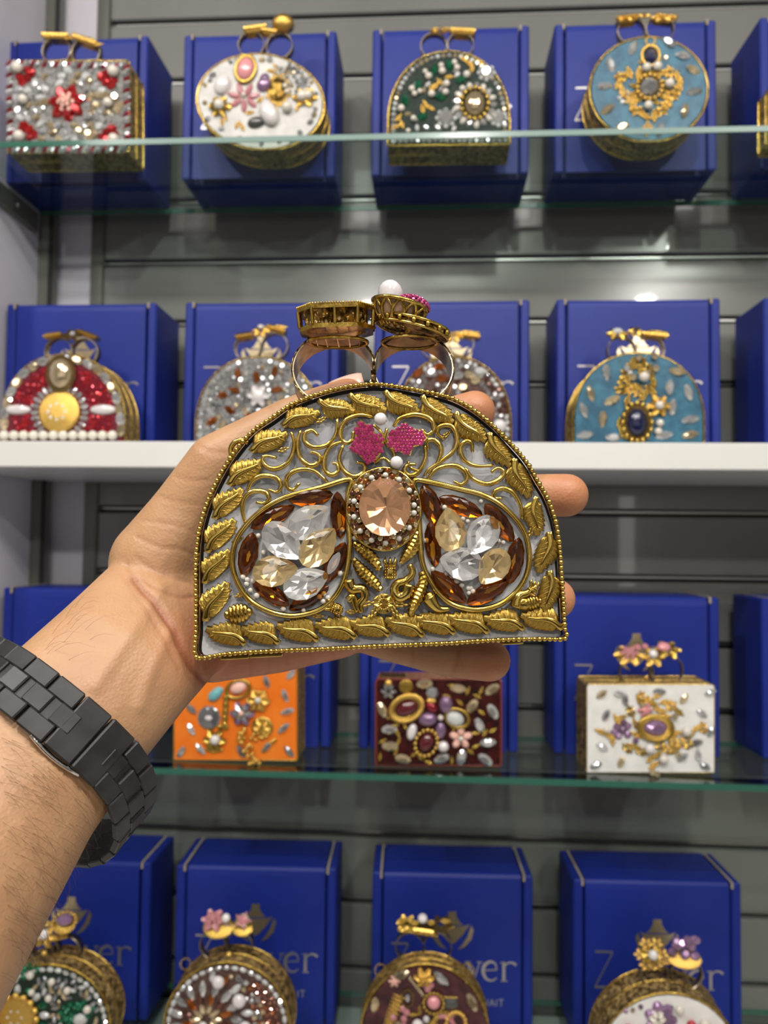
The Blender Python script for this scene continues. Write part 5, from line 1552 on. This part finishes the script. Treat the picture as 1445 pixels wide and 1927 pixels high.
def chain(pts, sub=7):
    """tapering limb: spheres swept along the joints"""
    for a, b in zip(pts, pts[1:]):
        A, B = V(a), V(b)
        d = (B - A)
        hand.tube([A, A + d * .25, A + d * .5, A + d * .75, B], [a[3] + (b[3] - a[3]) * t for t in (0, .25, .5, .75, 1)], 20)
    for p in pts: hand.ico(V(p), p[3], 3)


ARM = [(-1000, 2560, .185, .058, .050), (-330, 1900, .238, .050, .040), (-90, 1600, .268, .041, .034), (30, 1465, .285, .0350, .028), (140, 1340, .300, .0330, .0245), (230, 1245, .316, .0322, .0225),
       (300, 1172, .336, .0330, .0200), (366, 1120, .358, .0350, .0180), (430, 1070, .368, .0340, .0150)]
loft(ARM)
# palm: five rays from the wrist, thumb base and outer heel
chain([(330, 1090, .356, .0200), (450, 960, .366, .0150), (560, 882, .366, .0118)])
chain([(350, 1110, .360, .0190), (480, 1020, .370, .0150), (610, 960, .370, .0118)])
chain([(370, 1140, .362, .0180), (500, 1090, .372, .0150), (610, 1060, .370, .0118)])
chain([(402, 1203, .358, .0200), (520, 1200, .361, .0166), (640, 1183, .359, .0138)])
chain([(590, 1150, .362, .0120), (740, 1205, .352, .0100), (838, 1234, .341, .0092), (921, 1243, .336, .0094)])
chain([(560, 882, .366, .0116), (730, 830, .374, .0102), (820, 792, .367, .0093), (893, 774, .358, .0098)])
chain([(610, 960, .370, .0118), (800, 935, .380, .0106), (930, 931, .374, .0098), (1066, 932, .363, .0104)])
chain([(610, 1060, .370, .0116), (800, 1088, .380, .0104), (930, 1116, .374, .0096), (1043, 1127, .362, .0100)])
# thumb
chain([(300, 1062, .352, .0225), (357, 968, .353, .0180), (412, 877, .350, .0152), (545, 797, .350, .0116), (600, 772, .349, .0104), (655, 751, .348, .0096)])
raw = hand.build('person', SKIN, None, True)
rm = raw.modifiers.new('skin', 'REMESH'); rm.mode = 'VOXEL'; rm.voxel_size = 0.00115; rm.use_smooth_shade = True
sm = raw.modifiers.new('soft', 'SMOOTH'); sm.factor = 0.6; sm.iterations = 16
dg = bpy.context.evaluated_depsgraph_get()
me = bpy.data.meshes.new_from_object(raw.evaluated_get(dg))
COL.objects.unlink(raw); bpy.data.objects.remove(raw)
person = link(bpy.data.objects.new('person', me))
me.materials.clear(); me.materials.append(SKIN)
tag(person, 'bare left forearm and hand, palm toward the viewer, holding up the gold clutch', 'person')
import numpy as np
nv = len(me.vertices)
co = np.empty(nv * 3); me.vertices.foreach_get('co', co); co = co.reshape(-1, 3)
no = np.empty(nv * 3); me.vertices.foreach_get('normal', no); no = no.reshape(-1, 3)
Rm = np.array(CAM_ROT.to_3x3()); loc = (co - np.array([0, 0, EYE])) @ Rm
pxs = CW + loc[:, 0] / -loc[:, 2] * F; pys = CH - loc[:, 1] / -loc[:, 2] * F
face = (-(co - np.array([0, 0, EYE])) * no).sum(1) > 0


def dist_poly(pts):
    d = np.full(nv, 1e9)
    for (x0, y0), (x1, y1) in zip(pts, pts[1:]):
        vx, vy = x1 - x0, y1 - y0
        t = np.clip(((pxs - x0) * vx + (pys - y0) * vy) / (vx * vx + vy * vy), 0, 1)
        d = np.minimum(d, np.hypot(pxs - x0 - t * vx, pys - y0 - t * vy))
    return d


def sp2(pts): return [(p.x, p.y) for p in spline([Vector((x, y, 0)) for x, y in pts], 5)]


tone = np.zeros((nv, 3)); tone[:] = (0.50, 0.285, 0.15)
CREASES = [  # polyline, width px, depth m, redness
    ([(252, 1091), (279, 1123), (308, 1155), (330, 1190), (346, 1228), (366, 1262), (394, 1293)], 7.5, .0012, .40),
    ([(238, 1062), (262, 1100), (290, 1136), (318, 1176), (336, 1216)], 4, .0006, .16),
    ([(228, 1078), (250, 1112), (276, 1150), (300, 1188), (322, 1230), (338, 1262)], 4, .0004, .12),
    ([(270, 1090), (300, 1112), (340, 1124), (368, 1122)], 4, .0005, .18), ([(256, 1048), (290, 1075), (330, 1090), (366, 1096)], 3.5, .0004, .10),
    ([(258, 1010), (300, 1030), (340, 1034), (372, 1050)], 3.5, .0004, .08), ([(270, 980), (305, 985), (345, 992), (380, 1010)], 3.5, .0003, .06),
    ([(300, 935), (335, 945), (372, 950)], 3.5, .0003, .05), ([(330, 896), (362, 905), (392, 902)], 3.5, .0003, .05),
    ([(372, 838), (395, 850), (424, 852)], 4, .0003, .05), ([(505, 764), (515, 775), (522, 790)], 4, .0004, .10), ([(518, 758), (529, 770), (536, 784)], 4, .0003, .08),
    ([(772, 1208), (776, 1232), (772, 1256)], 4.5, .0005, .22), ([(862, 1206), (862, 1228), (852, 1268)], 5, .0006, .24),
    ([(470, 1238), (474, 1254), (470, 1272)], 4, .0004, .14), ([(505, 1238), (508, 1252), (504, 1268)], 4, .0004, .14), ([(540, 1236), (542, 1248), (540, 1262)], 4, .0004, .12),
    ([(585, 1228), (587, 1240), (585, 1252)], 4, .0003, .12), ([(625, 1226), (628, 1236), (625, 1246)], 4, .0004, .14), ([(672, 1222), (676, 1232), (672, 1244)], 4, .0004, .14),
]
for pts, wd, dep, red in CREASES:
    g_ = np.exp(-(dist_poly(sp2(pts)) / wd) ** 2) * face
    co -= no * (g_ * dep)[:, None]
    tone *= 1 - g_[:, None] * red * np.array([0.55, 1.0, 1.0])
# tendons at the wrist
for pts, wd, hgt in (([(180, 1290), (240, 1200), (300, 1110)], 16, .0010), ([(262, 1330), (290, 1250), (318, 1190)], 13, .0008)):
    co += no * (np.exp(-(dist_poly(pts) / wd) ** 2) * face * hgt)[:, None]
# pinker finger ends, palm and thumb tip
for x, y, r in ((900, 775, 70), (1075, 932, 75), (1060, 1127, 60), (930, 1243, 80), (670, 740, 60), (520, 1245, 110), (380, 1200, 70), (640, 1235, 90), (430, 1255, 60)):
    g_ = np.exp(-(((pxs - x) ** 2 + (pys - y) ** 2) / r ** 2))[:, None]
    tone = tone * (1 - g_) + tone * g_ * np.array([1.06, 0.80, 0.76])
bvh0 = BVHTree.FromPolygons([tuple(v) for v in co], [tuple(p.vertices) for p in me.polygons])
eye = Vector((0, 0, EYE))
wp = [V((-110, 1215, .330)), V((-60, 1228, .306))]
for x, y in ((18, 1276), (82, 1326), (140, 1372), (194, 1421), (228, 1462)):
    h = bvh0.ray_cast(eye, ray(x, y).normalized())
    wp.append(h[0] + h[1] * .0028)
wp += [V(p) for p in ((252, 1510, .2925), (250, 1552, .304), (214, 1582, .318), (150, 1582, .332), (60, 1545, .338))]
wp = spline(wp, 8)
wc = V((120, 1400, .306))
pitch = 0.0121
stn = resample(wp, pitch)
axis = (V((240, 1235, .318)) - V((60, 1425, .290))).normalized()
wroot = empty('wrist_watch', V((120, 1420, .306)), 'matte black metal link watch bracelet around the wrist', 'watch')
inv = Matrix.Translation(-wroot.location)
BWD = 0.0212; tk = 0.0030


def frame_at(i):
    f = max(0, min(len(stn) - 1.001, i)); a = int(f); t = f - a
    p = stn[a].lerp(stn[min(a + 1, len(stn) - 1)], t)
    tg = (stn[min(a + 1, len(stn) - 1)] - stn[max(a - 1 if t < .5 else a, 0)]).normalized()
    wd = (axis - tg * axis.dot(tg)).normalized()
    nn = tg.cross(wd).normalized()
    if nn.dot(p - wc) < 0: nn = -nn
    return Matrix(((tg.x, wd.x, nn.x, p.x), (tg.y, wd.y, nn.y, p.y), (tg.z, wd.z, nn.z, p.z), (0, 0, 0, 1)))


# flesh gives way under the bracelet and flattens against the back of the clutch
for q in range(2 * len(stn) - 1):
    fm = np.array(frame_at(q / 2))
    lc = (co - fm[:3, 3]) @ fm[:3, :3]
    lim = -tk * .5 - .0010
    inb = (np.abs(lc[:, 0]) < pitch * .62) & (np.abs(lc[:, 1]) < BWD * .5 + .0026) & (lc[:, 2] > lim) & (lc[:, 2] < .009)
    co[inb] -= np.outer(lc[inb, 2] - lim, fm[:3, 2])
hm_ = np.array(hc.matrix_world.inverted())
lc = co @ hm_[:3, :3].T + hm_[:3, 3]
big = inset(BO, 1.015)
lo_, hi_ = -THICK - .0007, .006
cand = np.nonzero((lc[:, 2] > lo_) & (lc[:, 2] < hi_))[0]
back = np.array(hc.matrix_world.to_3x3()) @ np.array([0, 0, 1.0])
for i_ in cand:
    if inside((lc[i_, 0], lc[i_, 1]), big): co[i_] += back * (lo_ - lc[i_, 2])
me.vertices.foreach_set('co', co.ravel())
ca = me.color_attributes.new('tone', 'FLOAT_COLOR', 'POINT')
ca.data.foreach_set('color', np.hstack([tone, np.ones((nv, 1))]).ravel())
me.update()
bvh = BVHTree.FromPolygons([tuple(v) for v in co], [tuple(p.vertices) for p in me.polygons])
eye = Vector((0, 0, EYE))


def skin_at(px, py):
    return bvh.ray_cast(eye, ray(px, py).normalized())


# thumb nail
p0 = V((650, 716, .3475))
ax = (V((690, 703, .347)) - V((612, 728, .348))).normalized()
vw = CAM_ROT.to_3x3() @ Vector((0, 0, 1))
upv = (CAM_ROT.to_3x3() @ Vector((0.32, 0.94, 0)))
nz = (upv * .75 + vw * .55); nz = (nz - ax * nz.dot(ax)).normalized(); ny = nz.cross(ax)
m = MB(); vs = []
for i in range(9):
    for j in range(9):
        u = -1 + i / 4; v = -1 + j / 4
        k = math.sqrt(max(0.0, 1 - .35 * max(0, u) ** 4))
        vs.append(p0 + ax * (u * .0078) + ny * (v * .0056 * k) + nz * (.0008 - .0017 * v * v - .0006 * u * u))
m.add(vs, [(i * 9 + j, i * 9 + j + 1, (i + 1) * 9 + j + 1, (i + 1) * 9 + j) for i in range(8) for j in range(8)])
o = m.build('thumb_nail', NAIL, person, True)
so = o.modifiers.new('thick', 'SOLIDIFY'); so.thickness = 0.0006

# fine dark hair on the forearm
hm = MB(); cnt = 0
FINV = [frame_at(q / 2).inverted() for q in range(2 * len(stn) - 1)]
for i in range(1400):
    if cnt > 190: break
    x, y = random.uniform(0, 330), random.uniform(1090, 1850)
    if 1215 + .62 * x - 30 < y < 1360 + .75 * x: continue      # under the bracelet
    wristy = y < 1235 + .5 * x
    if wristy and (x > 150 + random.uniform(-40, 40) or random.random() < .35): continue
    h = skin_at(x, y)
    if h[0] is None or (h[0] - eye).length > .40: continue
    nrm = h[1]
    dirw = (CAM_ROT.to_3x3() @ Vector((.75, .35 + random.uniform(-.3, .35), 0) if wristy else (.72, -.55 + random.uniform(-.3, .3), 0)))
    dirw = (dirw - nrm * dirw.dot(nrm)).normalized()
    Lh = random.uniform(.007, .014) * (1.15 if wristy else 1)
    side = nrm.cross(dirw) * random.uniform(-.35, .35)
    pts = [h[0] + dirw * Lh * t + nrm * (Lh * .42 * math.sin(PI * .75 * t) * .8) + side * Lh * t * t for t in (0, .3, .65, 1)]
    if any(abs((f_ @ p).x) < .011 and abs((f_ @ p).y) < .0135 and abs((f_ @ p).z) < .006 for f_ in FINV for p in pts): continue
    hm.tube(pts, [.000042, .00004, .00003, .000015], 3)
    cnt += 1
hr = hm.build('arm_hair', HAIR, person, True, fix=False)
tag(hr, kind='stuff')

# ------------------------------------------------------------------ wrist watch bracelet
side_mb = MB()
side_mb.box((0, BWD * .335, 0), (pitch * .95, BWD * .33, tk), bev=.0005).box((0, -BWD * .335, 0), (pitch * .95, BWD * .33, tk), bev=.0005)
side_mb.box((0, 0, -tk * .12), (pitch * .42, BWD * .5, tk * .66), bev=.0003)
lk = side_mb.build('link', WATCH); ckm = MB().box((0, 0, tk * .18), (pitch * .74, BWD * .36, tk * 1.06), bev=.0005).build('centre_link', WATCH)
clasp_at = 0
for i in range(len(stn)):
    d_ = (stn[i] - V((140, 1372, .278))).length
    if d_ < (stn[clasp_at] - V((140, 1372, .278))).length: clasp_at = i
first = True
for i in range(len(stn)):
    if i in (clasp_at, clasp_at + 1):
        b = MB().box((0, 0, 0), (pitch * .97, BWD, tk), bev=.0006)
        o = b.build('clasp_plate', WATCH, wroot)
        o.matrix_basis = inv @ frame_at(i)
    else:
        if first: o = lk; o.parent = wroot; first = False
        else: o = link(bpy.data.objects.new('link', lk.data), wroot)
        o.matrix_basis = inv @ frame_at(i)
    if i < len(stn) - 1 and i != clasp_at:
        if i == 0: o = ckm; o.parent = wroot
        else: o = link(bpy.data.objects.new('centre_link', ckm.data), wroot)
        o.matrix_basis = inv @ frame_at(i + .5)
fm = frame_at(clasp_at)
m = MB().tube([fm @ Vector((pitch * (-.9 + .3 * q), -BWD * .5 - .0012 * math.sin(PI * q / 6), -.0012)) for q in range(7)], .0009, 8)
m.v = [v - wroot.location for v in m.v]
m.build('steel_clasp', STEEL, wroot, True)
